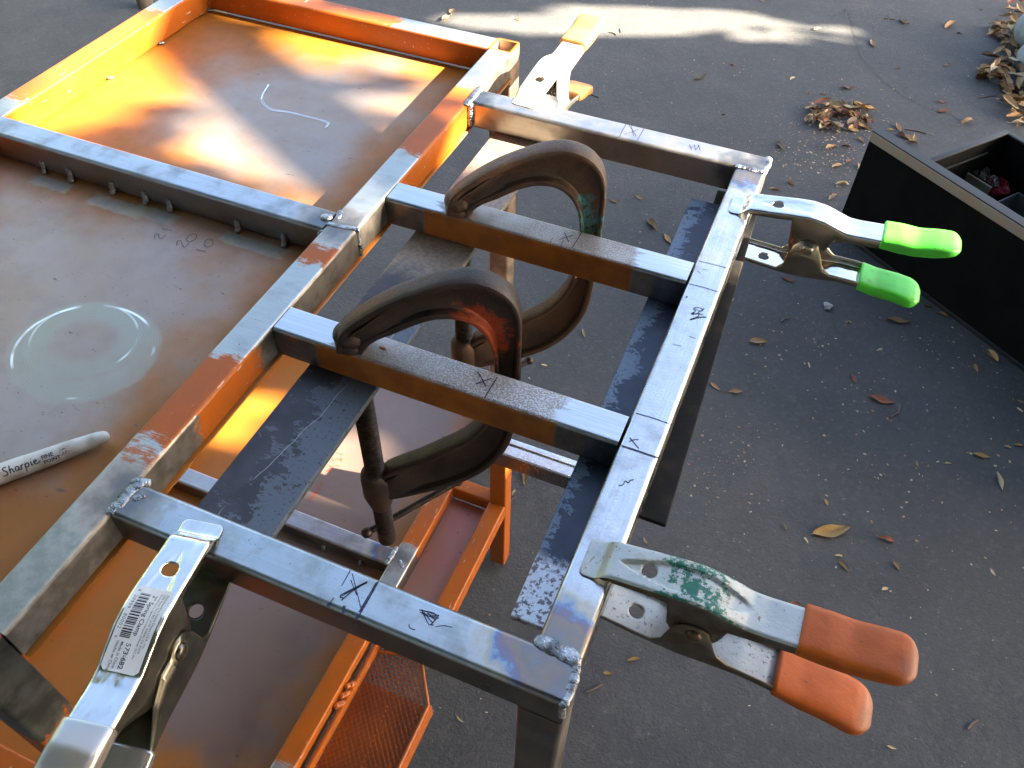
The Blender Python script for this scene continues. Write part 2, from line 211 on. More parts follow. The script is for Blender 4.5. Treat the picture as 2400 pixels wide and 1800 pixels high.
MAT = {}
def build_mats():
    # ---- tarmac
    m = M('tarmac'); P, X, Y, Z, NZ, NX = m.pos()
    big = m.noise(P, .0016, 5, .6); mid = m.noise(P, .012, 4, .6); fine = m.noise(P, .22, 3, .7)
    c = m.mix(m.rng(big, .3, .7), (.060, .063, .066), (.080, .081, .082))
    c = m.mix(m.rng(mid, .35, .7, 0., .6), c, (.054, .056, .060))
    c = m.mix(m.rng(m.noise(P, .004, 3), .55, .75, 0., .45), c, (.11, .10, .092))
    agg = m.vor(P, .16, 'F1', 1); ad = m.vor(P, .16)
    sep = m.node('ShaderNodeSeparateColor'); m.t.links.new(agg, sep.inputs[0])
    c = m.mix(m.mul(m.rng(sep.outputs[0], .3, 1.), .26), c, m.mix(sep.outputs[1], (.035, .035, .038), (.15, .14, .135)))
    chip = m.mul(m.rng(m.noise(P, .30, 2), .70, .76), .45)
    c = m.mix(chip, c, (.28, .25, .21))
    chip2 = m.mul(m.rng(m.noise(P, .9, 1), .73, .79), .7)
    c = m.mix(chip2, c, (.42, .37, .30))
    h = m.add(m.mul(m.rng(ad, 0., 6.), -.8), m.add(m.mul(fine, .9), m.mul(mid, 1.2)))
    MAT['tarmac'] = m.out(c, 0., .82, m.bump(h, .0022, .8), .35)
    m = M('crack'); P = m.pos()[0]
    MAT['crack'] = m.out(m.mix(m.rng(m.noise(P, .15, 3), .4, .6), (.030, .030, .031), (.055, .054, .053)), 0., .95)
    # ---- bare steel tubes
    wN = [(25, 8, 0), (25, 20, 0), (22, 32, 0)]; wR = [(282, 26, 0), (293, 24, 0), (301, 12, 0), (301, 4, -4)]; wF = [(25, 495, 0), (25, 508, -6)]; wRF = [(283, 491, 0), (296, 491, 0), (302, 505, 0)]
    MAT['steel_near'] = steel('steel_near', 'x', wR, lo=(.43, .465, .465), hi=(.55, .585, .585), dullpts=[(26, 12, 0), (26, 22, 0)], side_shade=.9)
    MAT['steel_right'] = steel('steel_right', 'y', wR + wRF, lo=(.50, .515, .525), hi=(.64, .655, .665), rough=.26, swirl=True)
    MAT['steel_far'] = steel('steel_far', 'x', (), lo=(.42, .40, .375), hi=(.55, .525, .50), rough=.34, dullpts=wF + wRF, side_shade=.35)
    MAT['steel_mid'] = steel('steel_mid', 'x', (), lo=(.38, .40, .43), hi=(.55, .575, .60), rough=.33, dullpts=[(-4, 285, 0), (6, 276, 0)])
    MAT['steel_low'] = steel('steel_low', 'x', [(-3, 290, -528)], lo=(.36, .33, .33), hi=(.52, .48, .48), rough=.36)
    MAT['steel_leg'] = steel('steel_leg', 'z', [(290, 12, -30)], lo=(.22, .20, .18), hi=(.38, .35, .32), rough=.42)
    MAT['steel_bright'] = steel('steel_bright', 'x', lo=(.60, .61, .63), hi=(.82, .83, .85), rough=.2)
    # ---- painted tubes of the table
    MAT['rail'] = painted('rail', 'y', top=[(-120, 38), (44, 54), (130, 234), (256, 394), (512, 640)], side=[(-120, 76), (148, 352), (505, 640)], heatpts=[(24, 6, 0), (24, 20, 0), (2, 285, 0), (12, 280, 0), (24, 500, 0)])
    MAT['side_rail'] = painted('side_rail', 'y', top=[(250, 322), (520, 640)], side=[(-100, -60)])
    MAT['back_rail'] = painted('back_rail', 'x', top=[(-110, 30), (-400, -345)], side=[(-400, -380)])
    MAT['low_rail'] = painted('low_rail', 'y', top=[(245, 312), (-90, 22)], side=[(255, 305), (-90, 10)], heatpts=[(3, 290, -528)], streak=6.)
    MAT['low_tube'] = painted('low_tube', 'x')
    MAT['orange_leg'] = painted('orange_leg', 'z', top=[], side=[(-92, 5)], streak=14., side_dark=(.10, .10, .09))
    MAT['far_leg'] = painted('far_leg', 'z', top=[], side=[(-640, 5)], streak=4., side_dark=(.30, .22, .16))
    MAT['crossbar_a'] = painted('crossbar_a', 'x', top=[(20, 600)], side=[(-50, 62), (238, 600)], streak=7., bare_hi=(.62, .64, .66), side_dark=(.12, .115, .11), paint=(.30, .10, .018))
    # crossbars: ground ends, rust-freckled middle
    for nm, flip in (('crossbar_near', 0), ('crossbar_far', 1)):
        m = M(nm); P, X, Y, Z, NZ, NX = m.pos()
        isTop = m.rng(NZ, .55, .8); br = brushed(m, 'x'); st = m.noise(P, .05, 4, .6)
        e = m.mul(m.sub(m.noise(m.scl(P, (.05, .3, .3)), 1., 4, .6), .5), 34.)
        xx = m.add(X, e)
        mid = m.mul(m.rng(xx, 68, 76), m.rng(xx, 232, 238, 1., 0.))
        bare = m.mix(m.rng(br, .3, .7), (.54, .565, .585), (.66, .685, .70))
        dull = m.mix(m.rng(st, .35, .7), (.36, .33, .29), (.26, .21, .17))
        fre = m.rng(m.noise(P, .75, 3, .7), .47, .58)
        dull = m.mix(m.mul(fre, m.rng(xx, 110, 170, .35, .85)), dull, (.62, .63, .66) if flip == 0 else (.50, .46, .43))
        top = m.mix(mid, bare, dull)
        pnt = m.mix(m.rng(st, .3, .7), (.34, .105, .012), (.20, .062, .010))
        sm = m.mul(m.rng(m.add(X, m.mul(e, .25)), 58, 62), m.rng(m.add(X, m.mul(e, .1)), 234, 237, 1., 0.))
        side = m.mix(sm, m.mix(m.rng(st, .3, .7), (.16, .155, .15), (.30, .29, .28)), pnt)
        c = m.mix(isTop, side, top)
        met = m.mul(m.sub(1., m.mul(m.sub(1., isTop), sm)), m.rng(m.mul(isTop, mid), 0., 1., .95, .6))
        MAT[nm] = m.out(c, met, m.rng(m.mul(isTop, mid), 0., 1., .28, .46), m.bump(m.add(m.mul(br, .1), m.mul(m.noise(P, .3, 2), .3)), .0006, .5))
    # ---- table skin: dull, heat-stained sheet with orange overspray near the rails
    def skin(name, edges, z0, rings):
        m = M(name); low = not rings; P, X, Y, Z, NZ, NX = m.pos()
        n1 = m.noise(P, .010, 4, .6); n2 = m.noise(P, .05, 5, .65)
        c = m.mix(m.rng(n1, .3, .7), (.355, .265, .20), (.36, .305, .275))
        c = m.mix(m.rng(n2, .42, .74, 0., .5), c, (.30, .245, .225))
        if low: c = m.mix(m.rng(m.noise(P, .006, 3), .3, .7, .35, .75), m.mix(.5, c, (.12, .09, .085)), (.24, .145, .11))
        d = None
        for ax, v in edges:
            k = m.math('ABSOLUTE', m.sub(X if ax == 'x' else Y, v)); d = k if d is None else m.mn(d, k)
        d = m.add(d, m.mul(m.sub(m.noise(P, .014, 4, .6), .5), 150.))
        if rings: d = m.sub(d, m.rng(m.add(Y, m.mul(X, -.25)), -60., 90., 110., 0.)); d = m.sub(d, m.rng(X, -90., 0., 0., 22.))
        if rings: d = m.sub(d, m.mul(m.rng(Y, 300, 330), m.rng(X, -80., -330., 10., 90.)))
        else: d = m.sub(d, m.mx(m.rng(X, -170., -260., 0., 170.), m.rng(m.add(Y, m.mul(X, .5)), 40., -180., 0., 130.)))
        ov = m.rng(d, -25., 85., .97, 0.)
        c = m.mix(ov, c, m.mix(m.rng(n2, .3, .7), (.36, .115, .006), (.30, .115, .012)))
        dk = m.mul(m.rng(m.noise(m.scl(P, (.05, .16, .1)), 1., 4, .7), .66, .72), .75)
        c = m.mix(dk, c, (.09, .075, .075))
        spk = m.rng(m.noise(P, .5, 2), .715, .75); c = m.mix(m.mul(spk, .8), c, (.07, .06, .055))
        met = m.rng(ov, 0., 1., .50, .05); r = m.add(m.rng(n2, .3, .7, .30, .44), m.mul(ov, .08))
        h = m.add(m.mul(n2, .25), m.mul(m.noise(P, .02, 2), 2.2))
        if rings:
            for cx, cy, ra, rb, wd in ((-112, 122, 40, 36, 15), (-104, 113, 52, 46, 12)):
                dx = m.mul(m.sub(X, cx), 1. / ra); dy = m.mul(m.sub(Y, cy), 1. / rb)
                rr = m.math('SQRT', m.add(m.mul(dx, dx), m.mul(dy, dy)))
                q = m.add(rr, m.mul(m.sub(m.noise(P, .06, 3), .5), .16))
                ring = m.mul(m.rng(q, .45, .75), m.rng(q, 1.0, 1.1, 1., 0.))
                c = m.mix(m.mul(ring, .55), c, (.36, .36, .29)); met = m.mx(met, m.mul(ring, .6))
                lines = m.math('SINE', m.mul(rr, 150.))
                h = m.add(h, m.mul(m.mul(lines, ring), .05)); r = m.add(r, m.mul(ring, .02))
                groove_glint = m.mul(m.rng(m.math('ABSOLUTE', m.sub(rr, .97)), .008, .03, 1., 0.), m.rng(m.noise(P, .018, 2), .50, .60))
                c = m.mix(groove_glint, c, (.93, .93, .90)); met = m.mx(met, groove_glint); r = m.sub(r, m.mul(groove_glint, .06))  # grinder arcs, their white reflection put into the colour
            # ground patches beside the tacks of the middle tube
            for cx, cy, ax_, ay in ((-268, 259, 22, 7), (-196, 257, 26, 8), (-160, 260, 22, 7), (-62, 260, 28, 7)):
                q = m.mx(m.math('ABSOLUTE', m.mul(m.sub(X, cx), 1. / ax_)), m.math('ABSOLUTE', m.mul(m.sub(Y, cy), 1. / ay)))
                q = m.add(q, m.mul(m.sub(m.noise(P, .12, 3), .5), .7)); k = m.rng(q, .8, 1.1, .75, 0.)
                c = m.mix(k, c, m.mix(m.rng(n2, .4, .6), (.44, .42, .30), (.34, .34, .32))); met = m.mx(met, m.mul(k, .9))
        return m.out(c, met, r, m.bump(h, .0006, .5), .35)
    MAT['skin'] = skin('skin', [('x', 5), ('x', -345), ('y', 591), ('y', -90), ('y', 285)], -27, True)
    MAT['low_skin'] = skin('low_skin', [('x', 12), ('x', -345), ('y', 640), ('y', -90)], -553, False)
    m = M('tray_paint'); P = m.pos()[0]
    n = m.noise(P, .015, 4); c = m.mix(m.rng(n, .4, .7), (.50, .20, .15), (.44, .25, .17))
    c = m.mix(m.mul(m.rng(m.noise(P, .12, 3), .68, .74), .7), c, (.12, .06, .05))
    MAT['tray_paint'] = m.out(c, .1, .36, m.bump(m.noise(P, .03, 2), .001, .4))
    m = M('orange_plain'); P = m.pos()[0]
    MAT['orange_plain'] = m.out(orange_nodes(m, P), 0., .38, m.bump(m.noise(P, .08, 3), .0006, .4))
    m = M('mesh_paint'); P, X, Y, Z, NZ, NX = m.pos()
    MAT['mesh_paint'] = m.out(m.mix(m.rng(m.noise(P, .02, 3), .3, .7), (.30, .066, .005), (.22, .046, .005)), 0., .45)
    # ---- weld metal
    m = M('weld'); P = m.pos()[0]
    c = m.ramp(m.noise(P, .12, 3), [(.3, (.10, .10, .10)), (.45, (.24, .25, .27)), (.6, (.46, .49, .53)), (.72, (.20, .17, .14))])
    MAT['weld'] = m.out(c, 1., m.rng(m.noise(P, .3, 2), .3, .7, .24, .5), m.bump(m.add(m.noise(P, .5, 3), m.noise(P, 1.2, 2)), .0007, .7))
    # ---- mill-scale flat bars
    for nm, base, scale_c, thr, rust in (('flat_bar_a', (.040, .041, .046), (.125, .15, .185), .50, .5), ('flat_bar_b', (.030, .036, .055), (.17, .22, .29), .54, 0.)):
        m = M(nm); P, X, Y, Z, NZ, NX = m.pos()
        e = m.add(m.mul(m.noise(P, .05, 6, .68, .6), .6), m.mul(m.noise(m.scl(P, (.10, .22, .1)), 1., 5, .7, .8), .4))
        x0 = 78. if nm == 'flat_bar_a' else 262.
        sidew = m.rng(X, x0 - 18, x0 + 22, -.07, .10) if nm == 'flat_bar_a' else m.rng(X, x0 - 10, x0 + 14, .10, -.10)
        k = m.rng(m.add(e, sidew), thr, thr + .012)
        k = m.mul(k, m.rng(m.noise(P, .4, 3), .34, .40))
        c = m.mix(m.rng(m.noise(P, .05, 4), .3, .7), base, tuple(v * 1.6 for v in base))
        c = m.mix(m.mul(k, .85), c, scale_c)
        met = .35; r = m.rng(k, 0., 1., .38, .52)
        if rust:
            far = m.rng(m.add(Y, m.mul(m.sub(e, .5), 60.)), 262, 300)
            c = m.mix(m.mul(far, .9), c, m.mix(m.rng(m.noise(P, .3, 4), .35, .65), (.34, .27, .19), (.22, .19, .16)))  # far stretch of the bar mixed to tan-brown
            scr = m.mul(m.rng(m.math('ABSOLUTE', m.sub(m.sub(X, m.add(m.mul(m.sub(Y, 60), .12), m.mul(m.noise(P, .02, 2), 14.))), 64.)), .05, .22, 1., 0.), m.rng(m.noise(P, .03, 2), .42, .5))
            c = m.mix(scr, c, (.6, .6, .6))
        else:
            tip = m.rng(m.add(Y, m.mul(m.sub(e, .5), 50.)), 78, 92, 1., 0.)
            c = m.mix(tip, c, m.mix(m.rng(m.noise(P, .22, 5, .75), .50, .56), (.62, .64, .67), (.15, .12, .115)))
            r = m.sub(r, m.mul(tip, .1))
        MAT[nm] = m.out(c, met, r, m.bump(m.add(m.mul(k, .4), m.mul(m.noise(P, .5, 3), .5)), .0006, .5))
    m = M('flat_bar_c'); P = m.pos()[0]
    MAT['flat_bar_c'] = m.out(m.mix(m.rng(m.noise(P, .06, 4), .45, .7), (.008, .008, .0085), (.030, .022, .016)), 0., .7, m.bump(m.noise(P, .4, 3), .0005, .5), .2)
    # ---- cast C-clamps
    for nm, spot in (('cast_iron_a', ((.42, .06, .012), (165, 200, 20), 34.)), ('cast_iron_b', ((.10, .33, .33), (176, 372, -2), 40.))):
        m = M(nm); P, X, Y, Z, NZ, NX = m.pos()
        n = m.noise(P, .05, 4, .6); f = m.noise(P, .6, 3, .7)
        c = m.mix(m.rng(n, .35, .65), (.026, .018, .015), (.052, .030, .021)) if nm == 'cast_iron_a' else m.mix(m.rng(n, .35, .65), (.085, .052, .036), (.15, .078, .042))
        c = m.mix(m.rng(f, .45, .7, 0., .4), c, (.045, .035, .032))
        col, ctr, rad = spot
        dd = m.add(m.dist(P, [ctr]), m.mul(m.sub(m.noise(P, .10, 5, .7), .5), 60.))
        k = m.mul(m.rng(dd, rad * .45, rad * .8, 1., 0.), m.rng(m.noise(P, .25, 4, .7), .38, .55) if nm == 'cast_iron_b' else .75)
        c = m.mix(k, c, col)
        MAT[nm] = m.out(c, .35, m.rng(f, .3, .7, .38, .55), m.bump(m.add(f, m.mul(n, .6)), .0007, .6))
    m = M('screw_iron'); P = m.pos()[0]
    MAT['screw_iron'] = m.out(m.mix(m.rng(m.noise(P, .2, 3), .4, .65), (.030, .024, .022), (.065, .042, .032)), .6, .42)
    # ---- spring clamps
    m = M('nickel'); V = m.local()
    n = m.noise(V, .05, 3); sc = m.noise(m.scl(V, (.05, .5, .5)), 1., 4, .7)
    c = m.mix(m.rng(n, .3, .7), (.80, .78, .74), (.70, .69, .64)); c = m.mix(m.mul(m.rng(m.noise(V, .8, 2), .70, .74), .8), c, (.10, .09, .08))
    MAT['nickel'] = m.out(c, 1., m.rng(sc, .3, .7, .06, .15), m.bump(m.add(m.noise(m.scl(V, (.03, .07, .05)), 1., 2), m.mul(sc, .03)), .0035, .5))
    m = M('nickel_warm'); V = m.local()
    c = m.mix(m.rng(m.noise(V, .05, 3), .3, .7), (.42, .36, .27), (.28, .235, .17)); MAT['nickel_warm'] = m.out(c, 1., .24, m.bump(m.noise(V, .06, 2), .001, .4))
    m = M('nickel_dark'); V = m.local()
    MAT['nickel_dark'] = m.out(m.mix(m.rng(m.noise(V, .06, 3), .35, .65), (.13, .115, .09), (.26, .23, .17)), .9, .24, m.bump(m.noise(V, .05, 2), .001, .4))
    m = M('zinc_old'); V = m.local(); s = m.node('ShaderNodeSeparateXYZ'); m.t.links.new(V, s.inputs[0]); U, VV, ZZ = s.outputs
    n = m.noise(V, .06, 4, .6); fl = m.noise(V, .16, 5, .7)
    c = m.mix(m.rng(n, .3, .7), (.40, .41, .375), (.52, .52, .48))
    c = m.mix(m.rng(n, .56, .72, 0., .6), c, (.38, .35, .26))
    rs = m.mul(m.rng(m.add(m.noise(V, .35, 4, .7), m.rng(ZZ, -30., -34., 0., .035)), .62, .67), .85); c = m.mix(rs, c, (.12, .075, .05))
    gx = m.mul(m.rng(m.add(U, m.mul(m.sub(fl, .5), 46.)), 44, 47), m.rng(m.add(U, m.mul(m.sub(fl, .5), 36.)), 74, 78, 1., 0.))
    gr = m.mul(gx, m.rng(m.noise(V, .14, 6, .78), .49, .505)); gr = m.mul(gr, m.rng(ZZ, 4., 6.))
    ed = m.mul(m.mul(m.rng(m.math('ABSOLUTE', VV), 10.6, 11.6), m.mul(m.rng(U, 36, 44), m.rng(U, 84, 96, 1., 0.))), m.rng(m.noise(V, .3, 4, .7), .44, .5))
    gr = m.mx(gr, m.mul(ed, m.rng(ZZ, 2., 4.)))
    c = m.mix(gr, c, m.mix(m.rng(n, .3, .7), (.015, .13, .10), (.02, .17, .10)))
    MAT['zinc_old'] = m.out(c, m.mul(m.sub(1., m.mx(gr, rs)), .55), m.rng(n, .3, .7, .34, .46), m.bump(m.add(m.mul(gr, .8), fl), .0006, .5))
    m = M('zinc_side'); V = m.local(); n = m.noise(V, .07, 4)
    MAT['zinc_side'] = m.out(m.mix(m.rng(n, .35, .65), (.17, .155, .13), (.12, .08, .045)), .7, .38, m.bump(n, .0008, .4))
    m = M('zinc_sunlit'); V = m.local(); n = m.noise(V, .07, 4)
    MAT['zinc_sunlit'] = m.out(m.mix(m.rng(n, .35, .65), (.56, .55, .50), (.44, .42, .37)), .35, .36, m.bump(n, .0008, .4))  # clamp metal paled in its colour for the overexposing sun
    m = M('sunlit_grip'); V = m.local(); n = m.noise(V, .05, 4)
    MAT['sunlit_grip'] = m.out(m.mix(m.rng(n, .35, .65), (.62, .26, .07), (.56, .22, .06)), 0., .4, m.bump(n, .001, .3))  # orange grip paled in its colour where the sun overexposes it
    m = M('green_grip'); V = m.local(); n = m.noise(V, .05, 4)
    c = m.mix(m.rng(n, .4, .75, 0., .75), (.075, .60, .035), (.10, .40, .06)); c = m.mix(m.mul(m.rng(m.noise(V, .2, 3), .66, .72), .5), c, (.05, .14, .04))
    MAT['green_grip'] = m.out(c, 0., .30, m.bump(m.noise(V, .07, 2), .0012, .35), .5); m.b.inputs['Subsurface Weight'].default_value = .12; m.b.inputs['Subsurface Radius'].default_value = (.002, .004, .001)
    m = M('orange_grip'); V = m.local(); n = m.noise(V, .05, 4)
    c = m.mix(m.rng(n, .35, .7), (.50, .096, .005), (.42, .08, .005))
    c = m.mix(m.mul(m.rng(m.noise(m.scl(V, (.10, .18, .15)), 1., 4, .65), .66, .72), .85), c, (.06, .045, .045))
    s = m.node('ShaderNodeSeparateXYZ'); m.t.links.new(V, s.inputs[0])
    c = m.mix(m.mul(m.rng(m.add(s.outputs[0], m.mul(n, 18.)), 172, 183), .55), c, (.14, .09, .07))
    MAT['orange_grip'] = m.out(c, 0., m.rng(n, .3, .7, .36, .52), m.bump(m.add(m.noise(V, .06, 3), m.mul(m.noise(V, .7, 2), .10)), .0016, .5), .35)
    m = M('peach_reflection'); V = m.local()
    MAT['peach_reflection'] = m.out(m.mix(m.rng(m.noise(V, .03, 3), .35, .65), (.62, .52, .42), (.50, .50, .47)), .75, .2, m.bump(m.noise(V, .05, 2), .001, .35))  # metal handle end with its peach reflection mixed into the colour
    # ---- little things
    def flat(nm, c, r=.6, metal=0.): m = M(nm); MAT[nm] = m.out(c, metal, r)
    flat('ink', (.02, .02, .06), .5); flat('pencil', (.10, .085, .085), .6); flat('bright_metal', (.85, .85, .83), .25, 1.); flat('red_ink', (.38, .06, .025), .6); flat('label_ink', (.015, .015, .015), .6)
    m = M('label_paper'); V = m.local()
    MAT['label_paper'] = m.out(m.mix(m.rng(m.noise(V, .07, 4), .45, .75, 0., .5), (.72, .72, .70), (.55, .55, .52)), 0., .5)
    m = M('marker_plastic'); P = m.pos()[0]
    c = m.mix(m.rng(m.noise(P, .09, 4, .6), .45, .7, 0., .7), (.60, .60, .56), (.34, .30, .24)); MAT['marker_plastic'] = m.out(c, 0., .32, m.bump(m.noise(P, .1, 2), .0006, .3))
    m = M('black_plastic'); P = m.pos()[0]
    MAT['black_plastic'] = m.out(m.mix(m.rng(m.noise(P, .02, 4), .3, .7), (.0045, .0045, .005), (.008, .008, .008)), 0., .7, m.bump(m.noise(P, .35, 3), .0006, .7), .12)
    flat('box_edge', (.020, .021, .024), .55); flat('tack', (.20, .195, .19), .38, .9); 
    m = M('box_trim'); P = m.pos()[0]
    MAT['box_trim'] = m.out(m.mix(m.rng(m.noise(P, .05, 5, .6), .35, .65), (.50, .43, .36), (.56, .38, .27)), .3, .45)
    flat('red_plastic', (.26, .012, .03), .4); flat('grey_bin', (.075, .085, .10), .5); flat('card', (.30, .28, .23), .7)
    m = M('clear_bag'); MAT['clear_bag'] = m.out((.18, .18, .165), 0., .25); m.b.inputs['Transmission Weight'].default_value = .6
    for nm, a, b in (('t', (.42, .28, .135), (.34, .21, .09)), ('o', (.33, .135, .045), (.42, .25, .10)), ('r', (.17, .045, .026), (.27, .10, .05)), ('b', (.19, .10, .055), (.27, .16, .08)), ('p', (.56, .46, .30), (.46, .35, .20)), ('y', (.40, .27, .09), (.30, .17, .045)), ('d', (.10, .085, .04), (.16, .12, .06))):
        m = M('leaf_' + nm); V = m.local(1.); n = m.noise(V, 60., 4, .6)
        g = m.node('ShaderNodeNewGeometry'); oi = m.node('ShaderNodeObjectInfo')
        c = m.mix(m.rng(n, .35, .65), a, b); c = m.mix(m.mul(m.rng(m.noise(V, 220., 3), .6, .68), .6), c, tuple(v * .35 for v in a))
        c = m.mix(m.mul(g.outputs['Backfacing'], .3), c, tuple(min(1, v * 1.3) for v in b))
        hs = m.node('ShaderNodeHueSaturation'); m.put(hs.inputs['Color'], c); m.put(hs.inputs['Value'], m.rng(oi.outputs['Random'], 0., 1., .6, 1.15, False)); hs.inputs['Saturation'].default_value = .95
        MAT['leaf_' + nm] = m.out(hs.outputs[0], 0., .6, m.bump(n, .001, .5), .3)
    m = M('crumb'); g = m.node('ShaderNodeNewGeometry')
    MAT['crumb'] = m.out(m.ramp(g.outputs['Random Per Island'], [(0., (.30, .16, .08)), (.35, (.42, .29, .16)), (.7, (.58, .48, .34)), (1., (.30, .10, .05))]), 0., .8)
    flat('twig', (.16, .11, .08), .8)
    m = M('stone'); P = m.pos()[0]
    MAT['stone'] = m.out(m.mix(m.rng(m.noise(P, .02, 5, .6), .35, .65), (.23, .25, .25), (.33, .35, .33)), 0., .7, m.bump(m.noise(P, .08, 4), .003, .5))
    m = M('foliage'); g = m.node('ShaderNodeNewGeometry')
    MAT['foliage'] = m.out(m.ramp(g.outputs['Random Per Island'], [(0., (.035, .06, .02)), (.6, (.06, .10, .03)), (1., (.10, .11, .035))]), 0., .6)
    m = M('bark'); P = m.pos()[0]
    MAT['bark'] = m.out(m.mix(m.rng(m.noise(m.scl(P, (.03, .03, .006)), 1., 4), .4, .6), (.10, .08, .065), (.17, .14, .11)), 0., .9, m.bump(m.noise(m.scl(P, (.05, .05, .01)), 1., 4), .01, .8))
build_mats()
# ---------------------------------------------------------------- geometry kit (all lengths in mm, world frame with z = 0 on the frame top)
def finish(name, bm, mat, parent=None, smooth=35., wn_=False, org=None):
    """links one mesh object; vertices are given in mm in the world frame (or in the parent's own frame when org is None and parent is local)"""
    me = bpy.data.meshes.new(name)
    bmesh.ops.recalc_face_normals(bm, faces=bm.faces)
    bm.to_mesh(me); bm.free()
    o = bpy.data.objects.new(name, me); COL.objects.link(o)
    if mat is not None:
        for mm in (mat if isinstance(mat, (list, tuple)) else [mat]): me.materials.append(MAT[mm])
    if smooth:
        me.shade_smooth(); me.set_sharp_from_angle(angle=math.radians(smooth))
    if wn_:
        md = o.modifiers.new('normals', 'WEIGHTED_NORMAL'); md.keep_sharp = True; md.weight = 100
    if parent is not None: o.parent = parent
    return o

class Frame:
    """maps world mm to the local metres of a thing standing at loc"""
    def __init__(s, loc=(0, 0, -GZ)): s.o = W(*loc)
    def __call__(s, x, y, z): return W(x, y, z) - s.o

def thing(name, loc, label, cat, group=None, rotz=0.):
    o = bpy.data.objects.new(name, None); COL.objects.link(o); o.location = W(*loc); o.rotation_euler = (0, 0, rotz)
    o.empty_display_size = .05
    o['label'] = label; o['category'] = cat
    if group: o['group'] = group
    return o
def tag(o, label, cat, group=None):
    o['label'] = label; o['category'] = cat
    if group: o['group'] = group
    return o

def box_bm(F, x0, x1, y0, y1, z0, z1, bev=2.6, seg=3, axis=None, bm=None, cuts=0):
    own = bm is None
    bm = bm or bmesh.new()
    vs = [bm.verts.new(F(x, y, z)) for z in (z0, z1) for y in (y0, y1) for x in (x0, x1)]
    fs = [(0, 1, 3, 2), (4, 6, 7, 5), (0, 4, 5, 1), (2, 3, 7, 6), (0, 2, 6, 4), (1, 5, 7, 3)]
    faces = [bm.faces.new([vs[i] for i in f]) for f in fs]
    if bev:
        es = set(e for f in faces for e in f.edges)
        if axis is not None:
            d = {'x': 0, 'y': 1, 'z': 2}[axis]
            es = [e for e in es if abs((e.verts[0].co - e.verts[1].co).normalized()[d]) > .9]
        bmesh.ops.bevel(bm, geom=list(es), offset=bev * .001, segments=seg, profile=.5, affect='EDGES')
    return bm

def tube(name, F, par, mat, x0, x1, y0, y1, z0, z1, axis, bev=3.0, hollow=False, wall=2.4):
    bm = box_bm(F, x0, x1, y0, y1, z0, z1, bev, 4, axis)
    if hollow:                                            # open top end of an upright tube
        top = [f for f in bm.faces if f.normal.z > .9] if False else None
        bm.normal_update()
        zt = F(0, 0, z1).z
        tops = [f for f in bm.faces if all(abs(v.co.z - zt) < 1e-6 for v in f.verts)]
        r = bmesh.ops.inset_region(bm, faces=tops, thickness=wall * .001)
        ext = bmesh.ops.extrude_face_region(bm, geom=tops)
        bmesh.ops.translate(bm, verts=[v for v in ext['geom'] if isinstance(v, bmesh.types.BMVert)], vec=(0, 0, -.12))
        bmesh.ops.delete(bm, geom=tops, context='FACES')
    return finish(name, bm, mat, par, 40., True)

def loft(bm, rings, close=True, cap=(True, True)):
    vr = [[bm.verts.new(p) for p in r] for r in rings]
    n = len(vr[0])
    for a, b in zip(vr, vr[1:]):
        for i in range(n if close else n - 1):
            j = (i + 1) % n
            try: bm.faces.new((a[i], a[j], b[j], b[i]))
            except ValueError: pass
    if close and cap[0]: bm.faces.new(vr[0][::-1])
    if close and cap[1]: bm.faces.new(vr[-1])
    return vr

def tube_path(bm, pts, r, n=8, cap=True):
    """round bar along a polyline of Vectors (metres); r may be a list"""
    rings = []; N = len(pts)
    for i, p in enumerate(pts):
        t = (pts[min(i + 1, N - 1)] - pts[max(i - 1, 0)]).normalized()
        a = t.cross(Vector((0, 0, 1)) if abs(t.z) < .9 else Vector((1, 0, 0))).normalized(); b = t.cross(a)
        rr = (r[i] if isinstance(r, (list, tuple)) else r) * .001
        rings.append([p + (a * math.cos(k * 2 * math.pi / n) + b * math.sin(k * 2 * math.pi / n)) * rr for k in range(n)])
    return loft(bm, rings, True, (cap, cap))

def lathe(bm, prof, ctr, axis=Vector((0, 0, 1)), n=24):
    """prof: (distance along axis mm, radius mm); ctr a Vector in metres"""
    a = axis.normalized(); u = a.cross(Vector((1, 0, 0)) if abs(a.x) < .9 else Vector((0, 1, 0))).normalized(); v = a.cross(u)
    rings = [[ctr + a * h * .001 + (u * math.cos(k * 2 * math.pi / n) + v * math.sin(k * 2 * math.pi / n)) * max(r, .01) * .001 for k in range(n)] for h, r in prof]
    loft(bm, rings)

def ball(bm, c, r, sub=2, sq=(1, 1, 1)):
    res = bmesh.ops.create_icosphere(bm, subdivisions=sub, radius=r * .001)
    for v in res['verts']: v.co = Vector((v.co.x * sq[0], v.co.y * sq[1], v.co.z * sq[2])) + c
    return res['verts']

def interp(tab, x):
    if x <= tab[0][0]: return tab[0][1]
    for (a, b), (c, d) in zip(tab, tab[1:]):
        if x <= c: return b + (d - b) * (x - a) / (c - a) if c > a else d
    return tab[-1][1]

